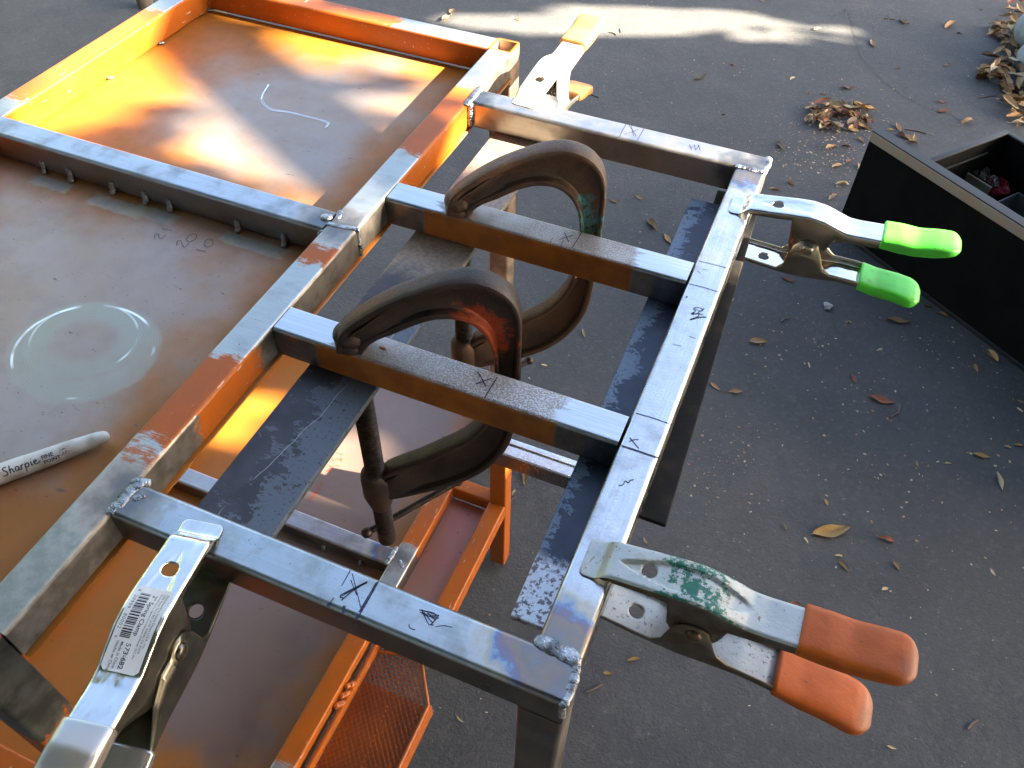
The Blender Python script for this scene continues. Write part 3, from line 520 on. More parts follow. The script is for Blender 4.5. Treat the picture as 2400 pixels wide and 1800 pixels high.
def ribbon(bm, F, pts, w, z, lift=.18, jag=0.):
    """a pen stroke lying on a face: thin flat strip, pts in mm"""
    N = len(pts); L = []; Rr = []
    P = [Vector((p[0], p[1], 0)) for p in pts]
    Q = []
    for a, b in zip(P, P[1:]):                                # resample so strokes bend softly
        k = max(1, int((b - a).length / 1.2))
        for i in range(k): Q.append(a.lerp(b, i / k))
    Q.append(P[-1])
    if len(Q) > 3:
        Q = [Q[0]] + [(Q[i - 1] + Q[i] * 2 + Q[i + 1]) / 4 for i in range(1, len(Q) - 1)] + [Q[-1]]
    prev = None; N = len(Q)
    for i, p in enumerate(Q):
        t = Q[min(i + 1, N - 1)] - Q[max(i - 1, 0)]
        if t.length < 1e-6: continue
        n = Vector((-t.y, t.x, 0)).normalized(); ww = w * .5 * (.8 + .4 * random.random()) * (1. + jag * (random.random() - .5) * 2)
        o = n * jag * w * (random.random() - .5) if jag else Vector()
        a = bm.verts.new(F(*(p + n * ww + o).xy, z + lift)); b = bm.verts.new(F(*(p - n * ww + o).xy, z + lift))
        if prev: bm.faces.new((prev[0], prev[1], b, a))
        prev = (a, b)

def weld_bead(name, F, par, pts, r, n=None, flat=.6):
    """overlapping puddles along a seam"""
    bm = bmesh.new(); P = [Vector(p) for p in pts]
    seg = [(b - a).length for a, b in zip(P, P[1:])]; tot = sum(seg); n = max(4, int(tot / (r * .42)))
    for i in range(n + 1):
        d = tot * i / n; k = 0
        while k < len(seg) - 1 and d > seg[k]: d -= seg[k]; k += 1
        p = P[k].lerp(P[k + 1], min(1, d / seg[k]) if seg[k] else 0)
        p = p + Vector((random.uniform(-.3, .3), random.uniform(-.3, .3), random.uniform(-.2, .2))) * r * .28
        rr = r * random.uniform(.88, 1.1)
        vs = ball(bm, F(*p), rr, 2, (1, 1, flat))
        for v in vs: v.co += Vector((mnoise.noise(v.co * 400), mnoise.noise(v.co * 400 + Vector((9, 0, 0))), mnoise.noise(v.co * 400 + Vector((0, 7, 0))))) * .00022
    return finish(name, bm, 'tack' if name == 'tack_weld' else 'weld', par, 60.)

# ================================================================ the setting
Fw = Frame((0, 0, -GZ))                                           # world frame
def build_ground():
    bm = bmesh.new()
    n = 60; S = 60000.
    # finer near the table, reaching far
    co = sorted(set([-60000, -20000, -8000, -5000] + list(range(-3000, 4001, 250)) + [5000, 8000, 20000, 60000]))
    grid = [[bm.verts.new(Fw(x, y, -GZ)) for x in co] for y in co]
    for j in range(len(co) - 1):
        for i in range(len(co) - 1): bm.faces.new((grid[j][i], grid[j][i + 1], grid[j + 1][i + 1], grid[j + 1][i]))
    g = finish('ground', bm, 'tarmac', None, 0); g['kind'] = 'structure'
    for ln in CRACKS:
        bm = bmesh.new(); pts = []
        for a, b in zip(ln, ln[1:]):
            k = max(1, int(math.dist(a, b) / 14))
            for i in range(k):
                t = i / k; pts.append((a[0] + (b[0] - a[0]) * t + random.uniform(-5, 5), a[1] + (b[1] - a[1]) * t + random.uniform(-5, 5)))
        pts.append(ln[-1])
        ribbon(bm, Fw, pts, 1.6, -GZ, .8, 1.6)
        finish('crack', bm, 'crack', g, 0)
    return g

# ================================================================ table with its new side frame
H = 26.9
def build_table():
    T = thing('welding_table', (-170, 255, -GZ), 'orange steel welding table on legs with an unpainted side frame welded on', 'work table')
    F = Frame((-170, 255, -GZ))
    X0, X1, YA, YB = -368.4, 25.4, -104., 617.
    tube('frame_tube', F, T, 'rail', 0, 25.4, YA + 25.6, YB - 25.6, -H, 0, 'y')['label'] = 'orange rail ground to bare steel in patches, beside the marker pen'
    tube('frame_tube', F, T, 'side_rail', X0, X0 + 25.4, YA, YB, -H, 0, 'y')['label'] = 'orange outer rail at the top left'
    tube('frame_tube', F, T, 'back_rail', X0 + 25.6, -.2, 591.3, 616.7, -H, 0, 'x')['label'] = 'orange end rail at the back'
    tube('frame_tube', F, T, 'low_tube', X0 + 25.6, -.2, YA, YA + 25.4, -H, 0, 'x')
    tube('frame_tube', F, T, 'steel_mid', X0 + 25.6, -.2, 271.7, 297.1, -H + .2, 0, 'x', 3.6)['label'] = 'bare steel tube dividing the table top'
    tube('leg', F, T, 'far_leg', 0, 25.4, 591.6, 617, -GZ, -.3, 'z', 3., True)['label'] = 'brown leg with an open tube end at the back corner'
    tube('leg', F, T, 'orange_leg', 0, 25.4, YA, YA + 25.4, -GZ, -.3, 'z')['label'] = 'orange leg with a scorched top'
    tube('leg', F, T, 'orange_leg', X0 + .3, X0 + 25.1, YA + .3, YA + 25.1, -GZ, -H - 2, 'z')
    tube('leg', F, T, 'orange_leg', X0 + .3, X0 + 25.1, YB - 25.1, YB - .3, -GZ, -H - 2, 'z')
    bm = box_bm(F, X0 + 1, 27.4, YA + 26.2, 590.8, -H - 1.7, -H - .05, .5, 1); finish('top_sheet', bm, 'skin', T, 40.)
    # side frame
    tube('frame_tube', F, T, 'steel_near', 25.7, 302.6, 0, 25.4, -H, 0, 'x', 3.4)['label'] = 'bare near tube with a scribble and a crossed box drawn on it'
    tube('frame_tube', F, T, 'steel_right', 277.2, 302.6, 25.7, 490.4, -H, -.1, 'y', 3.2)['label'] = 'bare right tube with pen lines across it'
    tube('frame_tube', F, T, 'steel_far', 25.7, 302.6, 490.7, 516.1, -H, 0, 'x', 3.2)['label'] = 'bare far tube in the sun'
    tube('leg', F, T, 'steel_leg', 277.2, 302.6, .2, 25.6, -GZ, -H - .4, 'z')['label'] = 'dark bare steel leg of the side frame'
    # welds
    weld_bead('weld_bead', F, T, [(24, 3, -.4), (26.5, 10, .1), (25, 17, -.2), (27, 24, -.1)], 3.7, 9, .30)
    weld_bead('weld_bead', F, T, [(24, 24, .2), (30, 27, -.8)], 2.6, 5, .5)
    weld_bead('weld_bead', F, T, [(24.5, 25, 0), (27, 28, -6)], 2.8, 4, .6)
    weld_bead('weld_bead', F, T, [(32, 15, .2), (35, 18, .2)], 2.0, 4, .4)
    weld_bead('weld_bead', F, T, [(280, 26.5, .2), (298, 24.5, .1)], 4.4, 12, .26)
    weld_bead('weld_bead', F, T, [(300, 24, -.5), (302, 14, -.5), (302, 2, -1)], 2.8, 12, .4)
    weld_bead('weld_bead', F, T, [(301, 1, -2), (301.5, .6, -14)], 1.9, 8, .8)
    weld_bead('weld_bead', F, T, [(25.5, 486, 0), (25.5, 500, .4), (25.5, 516, 0)], 3.2, 12, .55)
    weld_bead('weld_bead', F, T, [(27, 489, -2), (27, 489, -22)], 3.2, 8, .9)
    weld_bead('weld_bead', F, T, [(279, 490.5, 0), (298, 490.5, 0)], 2.8, 10, .4)
    weld_bead('weld_bead', F, T, [(300.5, 490, -1), (302, 503, -1), (301, 515, -1)], 3.0, 10, .6)
    weld_bead('weld_bead', F, T, [(-5, 286, .2), (-3.2, 287, .2)], 4.4, 4, .42)['label'] = 'round plug weld on the middle tube'
    weld_bead('weld_bead', F, T, [(2, 297, 0), (4, 290, 0)], 2.6, 6, .4)
    weld_bead('weld_bead', F, T, [(2, 280, .1), (12, 281, .1), (24, 283, .1)], 2.4, 14, .34)
    weld_bead('weld_bead', F, T, [(25.6, 283, -1), (25.8, 282, -24)], 2.0, 12, .9)
    weld_bead('weld_bead', F, T, [(1, 271, -1), (-2, 271, -4)], 2., 4, .6)
    for k, x in enumerate((-285, -254.8, -210, -175.4, -150.3, -82.4, -37.9)):
        weld_bead('tack_weld', F, T, [(x, 271.3, -H + 9), (x + .6, 270.2, -H + 4), (x + .8, 268.6, -H + 1.2)], 2.7, 3, .9)
    for y in (420, 500, 585):
        weld_bead('tack_weld', F, T, [(X0 + 26, y, -H + 2), (X0 + 27.5, y + 4, -H + 1)], 2.0, 3, .8)
    # lower shelf
    zt, zb = -528., -553.
    tube('shelf_tube', F, T, 'low_rail', 0, 25.4, YA + 25.6, YB - 25.6, zb, zt, 'y', 2.6)['label'] = 'orange lower rail with a bare welded joint'
    tube('shelf_tube', F, T, 'low_tube', X0, X0 + 25.4, YA + 25.6, YB - 25.6, zb, zt, 'y', 2.6)
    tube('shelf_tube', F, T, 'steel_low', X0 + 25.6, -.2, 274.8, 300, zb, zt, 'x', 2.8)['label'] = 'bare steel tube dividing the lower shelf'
    tube('shelf_tube', F, T, 'low_tube', X0 + 25.6, -.2, YB - 25.4, YB, zb, zt, 'x', 2.6)
    tube('shelf_tube', F, T, 'low_tube', X0 + 25.6, -.2, YA, YA + 25.4, zb, zt, 'x', 2.6)
    bm = box_bm(F, X0 + 1, -.2, YA + 26.2, YB - 26, zb - .6, zb + .9, 0); finish('shelf_sheet', bm, 'low_skin', T, 0)
    weld_bead('weld_bead', F, T, [(-1, 300, zt + .5), (-1, 288, zt + .5), (-2, 277, zt)], 3.2, 8, .5)
    weld_bead('weld_bead', F, T, [(12, 286, zt), (18, 281, zt)], 2.6, 5, .4)
    for x in (-95, -40): weld_bead('tack_weld', F, T, [(x, 274, zb + 7), (x, 273, zb + 2)], 3, 3, .9)
    weld_bead('tack_weld', F, T, [(-62, 302, zb + 4), (-56, 302, zb + 3)], 3.4, 3, .9)
    # side tray hung on the lower rail
    tube('tray_tube', F, T, 'low_tube', 79, 102, 215.2, 412.5, zb, zt, 'y', 2.6)['label'] = 'orange outer rim of the side tray'
    tube('tray_tube', F, T, 'low_tube', 25.7, 78.7, 412.5, 432, zb + 2, zt, 'x', 2.2)['label'] = 'orange back rim of the side tray'
    tube('tray_tube', F, T, 'low_tube', 25.7, 102, 196, 215, zb + 2, zt - 6, 'x', 2.2)
    bm = box_bm(F, 25.7, 80, 215, 412, zb - .6, zb + .8, 0); finish('tray_floor', bm, 'tray_paint', T, 0)
    tube('tray_post', F, T, 'orange_plain', 79, 102, 412.8, 434, -GZ + 6, -421, 'z', 2.2)['label'] = 'orange upright post of the side tray'
    bm = box_bm(F, 58, 232, 397, 421, -418, -391, 2.5, 3, 'x'); box_bm(F, 58, 232, 413, 421, -391.3, -388.5, 1., 2, 'x', bm)
    finish('handle_tube', bm, 'steel_bright', T, 40., True)
    # expanded-metal end of the tray: real strands in a folded edge
    lip = bmesh.new(); box_bm(F, 31, 36, YA + 10, 193, zb - 4, zt - 12, 1., 2, 'y', lip); finish('mesh_lip', lip, 'orange_plain', T, 40.)
    for y in (100, 112, 124):
        wb = weld_bead('weld_bead', F, T, [(28, y, zt - 10), (32, y + 6, zt - 12)], 4, 3, .6); wb['label'] = 'orange painted weld on the lower rail'; wb.data.materials[0] = MAT['orange_plain']
    bm = bmesh.new(); zm = zb - 1
    def far(x): return 194. - max(0, (x - 86)) * 1.42
    pit_x, pit_y = 3.4, 7.6
    nx = int((120 - 36) / pit_x); ny = int((196 + 100) / pit_y)
    for i in range(nx):
        for j in range(ny):
            x = 36.6 + i * pit_x; y = YA + 8 + j * pit_y + (pit_y / 2 if i % 2 else 0)
            if y > far(x) - 5: continue
            for sx, sy in ((1, 1), (1, -1)):
                a = Vector(F(x, y, zm)); b = Vector(F(x + pit_x * sx, y + pit_y * .5 * sy, zm + .9))
                t = (b - a).normalized(); nrm = Vector((-t.y, t.x, 0)) * .00075
                q = [bm.verts.new(v) for v in (a - nrm, a + nrm, b + nrm, b - nrm)]; bm.faces.new(q)
    o = finish('expanded_mesh', bm, 'mesh_paint', T, 0); o['kind'] = 'stuff'
    bm = box_bm(F, 36, 119, YA + 9, far(119) - 2, zm - 9, zm - 7.6, 0); finish('mesh_backing', bm, 'mesh_paint', T, 0)
    bm = bmesh.new(); tube_path(bm, [F(36, far(96), zm), F(86, far(86), zm), F(120, far(120), zm), F(121.5, YA + 8, zm)], 2.2, 8); finish('mesh_rim', bm, 'orange_plain', T, 50.)
    bm = bmesh.new(); box_bm(F, 119.5, 123.5, YA + 8, far(120) + 2, zm - 28, zm - 1, 1., 2, 'y', bm); finish('mesh_skirt', bm, 'orange_plain', T, 40.)
    bm = bmesh.new()
    for j in range(46):
        y = YA + 10 + j * 5.8; ball(bm, F(84 - (y - 40) * .072, y, zm + 1.6), .8, 1)
    finish('mesh_fold', bm, 'orange_plain', T, 40.)
    # pen marks on the table and side frame
    NAMES = {'N': 'near tube', 'R': 'right tube', 'F': 'far tube', 'S': 'table sheet'}
    for own in 'NRFS':
        st = [k for k in MARKS if k[4] == own]; groups = []
        for k in st:                                              # strokes that belong together make one mark
            hit = [g for g in groups if any(min(math.dist(p, q) for p in k[3] for q in j[3]) < (9 if own == 'S' else 12) for j in g)]
            n = [k] + [j for g in hit for j in g]; groups = [g for g in groups if g not in hit] + [n]
        for g in groups:
            bm = bmesh.new()
            for col, z, w, pts, ow in g: ribbon(bm, F, pts, w * .7, z)
            finish('pen_mark', bm, 'pencil' if own == 'S' else 'ink', T, 0)
    bm = bmesh.new(); G = [(-191.4, 478.2), (-186.1, 459.4), (-182.3, 451.5), (-175.6, 445.1), (-168.2, 440.7), (-161.5, 438.5), (-155.2, 439.5), (-148.2, 442.1), (-141.3, 442.2), (-133.7, 442.6), (-124.8, 442.1), (-116.0, 443.2), (-107.2, 442.7), (-99.0, 440.4), (-98.2, 433.4)]
    ribbon(bm, F, G[:3], 1.6, -26.7)
    for a, b in zip(G[2:], G[3:]):
        for k in range(3):
            t_ = (k + .5) / 3; x = a[0] + (b[0] - a[0]) * t_; y = a[1] + (b[1] - a[1]) * t_
            ribbon(bm, F, [(x - .5, y - 1.7), (x + .7, y + 1.7)], .9, -26.7)
    o = finish('grinder_skips', bm, 'bright_metal', T, 0); o['kind'] = 'stuff'; o['label'] = 'dotted curl of bright grinder marks on the far sheet'
    bm = bmesh.new()
    for col, z, w, pts, ow in MARKS:
        if ow == 'L': ribbon(bm, F, pts, w, z)
    finish('red_note', bm, 'red_ink', T, 0)['label'] = 'red handwriting on the lower shelf sheet'
    return T

# ================================================================ loose steel
def crossbar(y0, mat, own, label):
    t = thing('crossbar', (150, y0 + 12.7, -H), label, 'steel tube', 'steel tubes clamped across the side frame')
    F = Frame((150, y0 + 12.7, -H))
    tube('tube_body', F, t, mat, 26.2, 276.4, y0, y0 + 25.4, -H + .3, .15, 'x', 3.0)
    bm = bmesh.new()
    for col, z, w, pts, ow in MARKS:
        if ow == own: ribbon(bm, F, pts, w, z + .15)
    finish('pen_mark', bm, 'ink', t, 0)
    if own == 'C1':
        bm = bmesh.new(); vs = ball(bm, F(105, 178, .6), 2.4, 2, (1.2, .5, .25)); finish('rust_flake', bm, 'leaf_o', t, 60.)
    return t

def flat_bar(name, mat, x0, x1, y0, y1, zt, th, skew, label, bev=1.2):
    F = Frame(((x0 + x1) / 2, (y0 + y1) / 2, zt - th))
    bm = bmesh.new(); bm2 = box_bm(lambda x, y, z: F(x + skew * (y1 - y), y, z), x0, x1, y0, y1, zt - th, zt, bev, 2)
    o = finish(name, bm2, mat, None, 40., True); bm.free(); o.location = F.o
    return tag(o, label, 'flat bar', 'steel flat bars laid under the side frame')

# ================================================================ C-clamps
OUTER = [(-10, 1), (-9, 12), (-4, 21), (11, 34), (28, 49), (43, 59), (58, 67), (73, 71), (87, 71.5), (101, 66), (110, 57), (115, 46), (117, 33), (117.5, 5), (117, -30), (115, -70), (112, -95), (104, -117), (86, -142), (60, -160), (34, -170), (12, -178), (6, -180)]
INNER = [(9, 1), (12, 6), (19, 12), (35, 20), (51, 26.5), (64, 29), (74, 29), (82, 25), (89, 16), (93, 4), (94.5, -10), (94, -40), (92, -58), (86, -74), (78, -86), (68, -97), (50, -110), (31, -124), (18, -134), (10, -141), (6, -146)]
def resample(pts, n):
    P = [Vector((a, b)) for a, b in pts]
    for _ in range(2):                                          # soften the traced corners
        Q = [P[0]]
        for a, b in zip(P, P[1:]): Q += [a * .75 + b * .25, a * .25 + b * .75]
        P = Q + [P[-1]]
    d = [0]
    for a, b in zip(P, P[1:]): d.append(d[-1] + (b - a).length)
    out = []; k = 0
    for i in range(n):
        s = d[-1] * i / (n - 1)
        while k < len(d) - 2 and d[k + 1] < s: k += 1
        t = (s - d[k]) / max(1e-9, d[k + 1] - d[k]); out.append(P[k].lerp(P[k + 1], min(1, max(0, t))))
    return out
def c_clamp(px, py, yawd, mat, label, bar=((-11, -13, -230), (44, 59, -215)), z_under=-33.6):
    t = thing('c_clamp', (px, py, z_under), label, 'c-clamp', 'cast iron C-clamps on the crossbars', math.radians(yawd))
    def L(u, n, z): return Vector((u * .001, n * .001, (z - z_under) * .001))
    N = 84; O = resample(OUTER, N); I = resample(INNER, N)
    bm = bmesh.new(); rings = []
    for k in range(N):
        s = k / (N - 1); o = O[k]; i = I[k]; d = o - i; Ln = d.length; d = d / Ln
        f = 8.4; w = 2.3
        e0 = min(1, max(0, (s - .10) / .10)) * min(1, max(0, (.97 - s) / .10)); sh = e0 * ((4.2 if s < .5 else 2.2) * abs(d.y) + 1.4 * abs(d.x)); o = o - d * sh; i = i + d * sh; Ln -= 2 * sh
        e = min(1, max(0, (.17 - s) / .10)); e2 = min(1, max(0, (s - .90) / .07)); ee = max(e, e2)
        w = w + (f - .8 - w) * ee * ee * (3 - 2 * ee)
        if s < .06: f = 8.4 + 2. * (1 - s / .06)
        ft = min(6., Ln * .27); g = min(2.2, Ln * .09)
        sec = [(0, -f * .45), (g * .2, -f * .74), (g * .55, -f * .93), (g * 1.2, -f), (ft - g * .9, -f), (ft - g * .2, -f * .93), (ft + .5, -f * .7), (ft + 1., -w - 1.2), (ft + 2.6, -w), (Ln - ft - 2.6, -w), (Ln - ft - 1., -w - 1.2), (Ln - ft - .5, -f * .7), (Ln - ft + g * .2, -f * .93), (Ln - ft + g * .9, -f), (Ln - g * 1.2, -f), (Ln - g * .55, -f * .93), (Ln - g * .2, -f * .74), (Ln, -f * .42)]
        sec = sec + [(a, -b) for a, b in reversed(sec)]
        rings.append([L(i.x + d.x * a, b, i.y + d.y * a) for a, b in sec])
    loft(bm, rings)
    for v in ball(bm, Vector((0, 0, 0)), 1., 3, (12.2, 11.4, 9.2)): v.co += L(0, 0, 9.6)
    finish('clamp_body', bm, mat, t, 38.)
    bm = bmesh.new(); lathe(bm, [(.25, 9.), (.6, 11.2), (4.2, 11.5), (6.2, 10.2), (8, 6)], L(0, 0, 0)); finish('anvil_pad', bm, mat, t, 40.)
    bm = bmesh.new(); lathe(bm, [(-198, 8), (-194, 9.5), (-184, 11.8), (-178, 13), (-156, 13), (-150, 12.2), (-146.5, 10.5), (-145, 8)], L(0, 0, 0)); finish('nut_boss', bm, mat, t, 50.)
    bm = bmesh.new(); pr = []; z = -252.
    while z < -44:
        body_thread = z > -236
        pr += [(z, 8.1), (z + .7, 8.1), (z + 1.5, 6.5 if body_thread else 8.1), (z + 2.6, 6.5 if body_thread else 8.1)]; z += 3.4
    lathe(bm, [(-254, 5.5)] + pr + [(-43, 7)], L(0, 0, 0), n=20); finish('screw', bm, 'screw_iron', t, 50.)
    bm = bmesh.new(); lathe(bm, [(-46, 6), (-44.5, 9.5), (-41, 11), (-36.5, 11), (z_under - .1, 10.4)], L(0, 0, 0)); finish('swivel_pad', bm, 'screw_iron', t, 40.)
    bm = bmesh.new(); c, s = math.cos(-math.radians(yawd)), math.sin(-math.radians(yawd))
    A, B = [L(p[0] * c - p[1] * s, p[0] * s + p[1] * c, p[2]) for p in bar]
    tube_path(bm, [A, B], 3.2, 12); ball(bm, A, 5.2, 2); ball(bm, B, 4.6, 2); finish('tee_handle', bm, 'screw_iron', t, 60.)
    return t

# ================================================================ spring clamps
ZT = [(0, .9), (8, 1.1), (10, 2.2), (13, 6), (16, 8), (32, 10.3), (50, 13), (62, 14.2), (72, 13.2), (82, 10.2), (91, 7.4), (100, 7.4), (109, 8.3), (119, 9.2), (135, 10), (150, 12.5), (172, 14)]
BL = [(0, -.1), (8, .1), (11, 2.), (15, 3.6), (22, 4.2), (38, 6), (49.5, 8), (51, -3), (52.5, -14), (55, -19), (60, -23), (66, -24.5), (72, -24), (78, -20.5), (81, -14), (83.5, -2), (98, -.5), (118, 2), (135, 2.5), (150, 5), (172, 8)]
ZB = [(0, -36), (8, -36.3), (11, -37.5), (15, -39.5), (30, -41.5), (50, -43), (65, -43.5), (83, -41.8), (96, -40), (110, -40.2), (125, -42.8), (141, -44), (170, -47)]
TL = [(0, -35), (9, -35.2), (15, -36), (48, -38.5), (53, -33), (55, -19), (57, -13), (61, -8.3), (65, -6.2), (70, -6.2), (75, -9), (79, -18), (83, -28), (90, -33.5), (110, -34), (125, -37), (160, -39)]
GT = [(117, 12.), (130, 13.6), (142, 13.2), (156, 16.4), (166, 17.2), (172, 15.5), (175, 12.5)]
GB = [(117, 2.2), (130, 1.2), (142, 2), (156, 5), (166, 9), (172, 10), (175, 11.5)]
GT2 = [(113, -33.), (126, -35.2), (141, -35.5), (152, -37), (160, -40), (163, -42.5)]
GB2 = [(113, -42.), (126, -45.), (141, -45.6), (152, -48.2), (160, -48), (163, -45)]
BLN = BL[:14] + [(86, -23), (98, -17), (108, -6), (114, 0), (119, 2), (135, 2.5), (172, 8)]
TLN = TL[:11] + [(84, -8), (96, -15), (106, -27), (113, -34), (125, -37), (160, -39)]
def smooth(tab, x, r=1.6): return sum(interp(tab, x + d * r) for d in (-1, -.5, 0, .5, 1)) / 5
def shell(par, top, hw0, edge, sgn, L, mat, name, u1, emboss, hole, smat, eband=1.6):
    us = sorted(set([.0, .5, 1.2, 2.2, 3.5] + [i * 1.5 for i in range(4, int(u1 / 1.5) + 1)] + [30.75 + i * 1.5 for i in range(8)] + [49.6, 50.3, 51.2, 52, 53, 54, 82.5, 83.5, 84.5]))
    vf = [-1 + i / 11 for i in range(23)]
    bm = bmesh.new(); grid = []
    for u in us:
        zt = smooth(top, u, 1.2); ze = interp(edge, u)
        hw = hw0
        if u < 3.5: hw = hw0 - 3.5 + math.sqrt(max(0, 3.5 ** 2 - (3.5 - u) ** 2))
        if 20 < u < 95: hw += .5 * math.sin(math.pi * (u - 20) / 75)
        row = []
        side = [(-hw, ze), (-hw, ze + (zt - sgn * 2.2 - ze) * .5), (-hw, zt - sgn * 2.2), (-hw + .35, zt - sgn * 1.0), (-hw + 1.0, zt - sgn * .35)]
        if abs(ze - zt) < 3: side = [(-hw, zt - sgn * .5)] * 2 + [(-hw, zt - sgn * .4), (-hw + .3, zt - sgn * .12), (-hw + .9, zt)]
        tops = []
        for k in vf:
            v = k * (hw - 2.0); z = zt
            if emboss and 20 < u < 92:
                lim = 8.2 * min(1, ((u - 20) / 26) ** .75) if u < 50 else 8.2 * max(0, 1 - ((u - 50) / 42) ** 2) ** .5
                q = min(1, max(0, (lim - abs(v)) / eband)); z -= sgn * emboss * q * q * (3 - 2 * q) * min(1, (92 - u) / 10)
            tops.append((v, z))
        row = side + tops + [(-a, b) for a, b in reversed(side)]
        grid.append([bm.verts.new(L(u, a, b)) for a, b in row])
    n = len(grid[0])
    for a, b in zip(grid, grid[1:]):
        for i in range(n - 1):
            if (a[i].co - a[i + 1].co).length < 1e-7 and (b[i].co - b[i + 1].co).length < 1e-7: continue
            f = bm.faces.new((a[i], a[i + 1], b[i + 1], b[i]))
            f.material_index = 1 if (i < 3 or i >= n - 4) else 0
    if hole:
        hu, hr = hole
        inv = {}
        kill = []
        for gi, u in enumerate(us):
            for k, v in enumerate(grid[gi]):
                vv = v.co.y * 1000 if not hasattr(v, 'x') else 0
        vv = [(v, uu) for uu, row in zip(us, grid) for v in row[5:-5]]
        ins = []
        for v, uu in vv:
            dv = lv(v.co)[1]; d = math.hypot(uu - hu, dv)
            if d < hr * .96: ins.append(v)
        bmesh.ops.delete(bm, geom=ins, context='VERTS')
        for v in bm.verts:
            if not v.is_boundary: continue
            lu, dv, lz = lv(v.co); d = math.hypot(lu - hu, dv)
            if d < hr + 1.6 and d > .1:
                k = hr / d; nu = hu + (lu - hu) * k; nv = dv * k
                v.co = L(nu, nv, lz)
    bmesh.ops.remove_doubles(bm, verts=bm.verts, dist=1e-6)
    o = finish(name, bm, [mat, smat], par, 40.)
    md = o.modifiers.new('gauge', 'SOLIDIFY'); md.thickness = .0011; md.offset = -1 if sgn > 0 else -1
    return o
LV = None
def lv(co): return (co.x * 1000, co.y * 1000, co.z * 1000)
def grip(par, gt, gb, hw0, L, mat, u0, u1, seed=0):
    bm = bmesh.new(); rings = []
    us = [u0 + .0, u0 + .6] + [u0 + 2 + i * (u1 - u0 - 3) / 24 for i in range(25)]
    us += [u1 - .6, u1 - .1]
    for u in us:
        zt = smooth(gt, u, 1.5); zb = smooth(gb, u, 1.5); hw = hw0 + 1.9
        r = 11.; k = u - (u1 - r)
        if k > 0: hw = hw - r + math.sqrt(max(.02, r * r - k * k)); sh = min(1, max(0, (k - r * .55) / (r * .45))); zm = (zt + zb) / 2; zt = zm + (zt - zm) * math.sqrt(max(.06, 1 - sh * sh)); zb = zm + (zb - zm) * math.sqrt(max(.06, 1 - sh * sh))
        if u < u0 + .3: hw -= .9; zt -= .8; zb += .8
        zm = (zt + zb) / 2; hz = (zt - zb) / 2; ring = []
        for a in range(28):
            t = a * 2 * math.pi / 28; c, s = math.cos(t), math.sin(t); p = .42
            ring.append(L(u, math.copysign(abs(c) ** p, c) * hw, zm + math.copysign(abs(s) ** (p * 1.1), s) * hz))
        rings.append(ring)
    loft(bm, rings)
    return finish('grip', bm, mat, par, 70.)
def spring_clamp(tx, ty, yawd, label, mat, smat, gmat, tip_low=-36., emboss=0., low_grip=True, scale=1., group='spring clamps gripping the frame edge', tilt=0., hole=True, eband=1.4, low_k=0., low_drop=0., ear=None, coil=True, fat=0., lmat=None):
    t = thing('spring_clamp', (tx, ty, 0), label, 'spring clamp', group, math.radians(yawd))
    t.rotation_euler = (0, math.radians(tilt), math.radians(yawd))
    def L(u, v, z): return Vector((u * .001, v * .001, z * .001))
    hw = 12.3
    up_ = shell(t, ZT, hw, ear[0] if ear else BL, 1, L, mat, 'upper_handle', 124, emboss, (36, 4.3) if hole else None, smat, eband)
    ang = (tip_low + 36.) / 66.
    ca, sa = math.cos(ang), math.sin(ang); pu, pz = 68., -14.
    def L2(u, v, z):
        if u > 80: z -= (u - 80) * low_drop; u += (u - 80) * low_k
        du, dz = u - pu, z - pz                               # swing the lower handle about the rivet
        return Vector(((pu + du * ca + dz * sa) * .001, v * .001, (pz - du * sa + dz * ca) * .001))
    global lv
    lo = shell(t, ZB, hw + 1.4, ear[1] if ear else TL, -1, L, lmat or mat, 'lower_handle', 119, 0., (36, 4.3), smat)
    for v in lo.data.vertices: v.co = L2(v.co.x * 1000, v.co.y * 1000, v.co.z * 1000)
    if gmat:
        grip(t, GT, GB, hw + fat, L, gmat, 117, 173)
        if low_grip: grip(t, GT2, GB2, hw + 1., L2, gmat, 113, 162)
    bm = bmesh.new()
    lathe(bm, [(-17.2, 1.2), (-16.9, 3.2), (-16.2, 4.2), (-15.2, 4.6), (-14.2, 4.7), (14.2, 4.7), (15.2, 4.6), (16.2, 4.2), (16.9, 3.2), (17.2, 1.2)], L(pu, 0, pz), Vector((0, 1, 0)), 20); finish('rivet', bm, smat, t, 50.)
    if not coil: return t
    bm = bmesh.new(); pts = []
    for k in range(96):
        a = k * 2 * math.pi / 16; pts.append(L(pu + 7.2 * math.cos(a), -9.5 + 19 * k / 95, pz + 7.2 * math.sin(a)))
    tube_path(bm, pts, 1.1, 6); finish('coil_spring', bm, 'screw_iron', t, 60.)
    return t

# ---------------------------------------------------------------- print: text meshes laid on a surface
def text_mesh(body, size, put, bm, align='LEFT', bold=0.0, spacing=1.0):
    cu = bpy.data.curves.new('txt', 'FONT'); cu.body = body; cu.size = size; cu.align_x = align; cu.space_character = spacing; cu.offset = bold
    cu.resolution_u = 3
    ob = bpy.data.objects.new('txt', cu); COL.objects.link(ob)
    bpy.context.view_layer.update()
    me = ob.to_mesh()
    vs = [bm.verts.new(put(v.co.x, v.co.y)) for v in me.vertices]
    for p in me.polygons:
        try: bm.faces.new([vs[i] for i in p.vertices])
        except ValueError: pass
    ob.to_mesh_clear(); bpy.data.objects.remove(ob); bpy.data.curves.remove(cu)

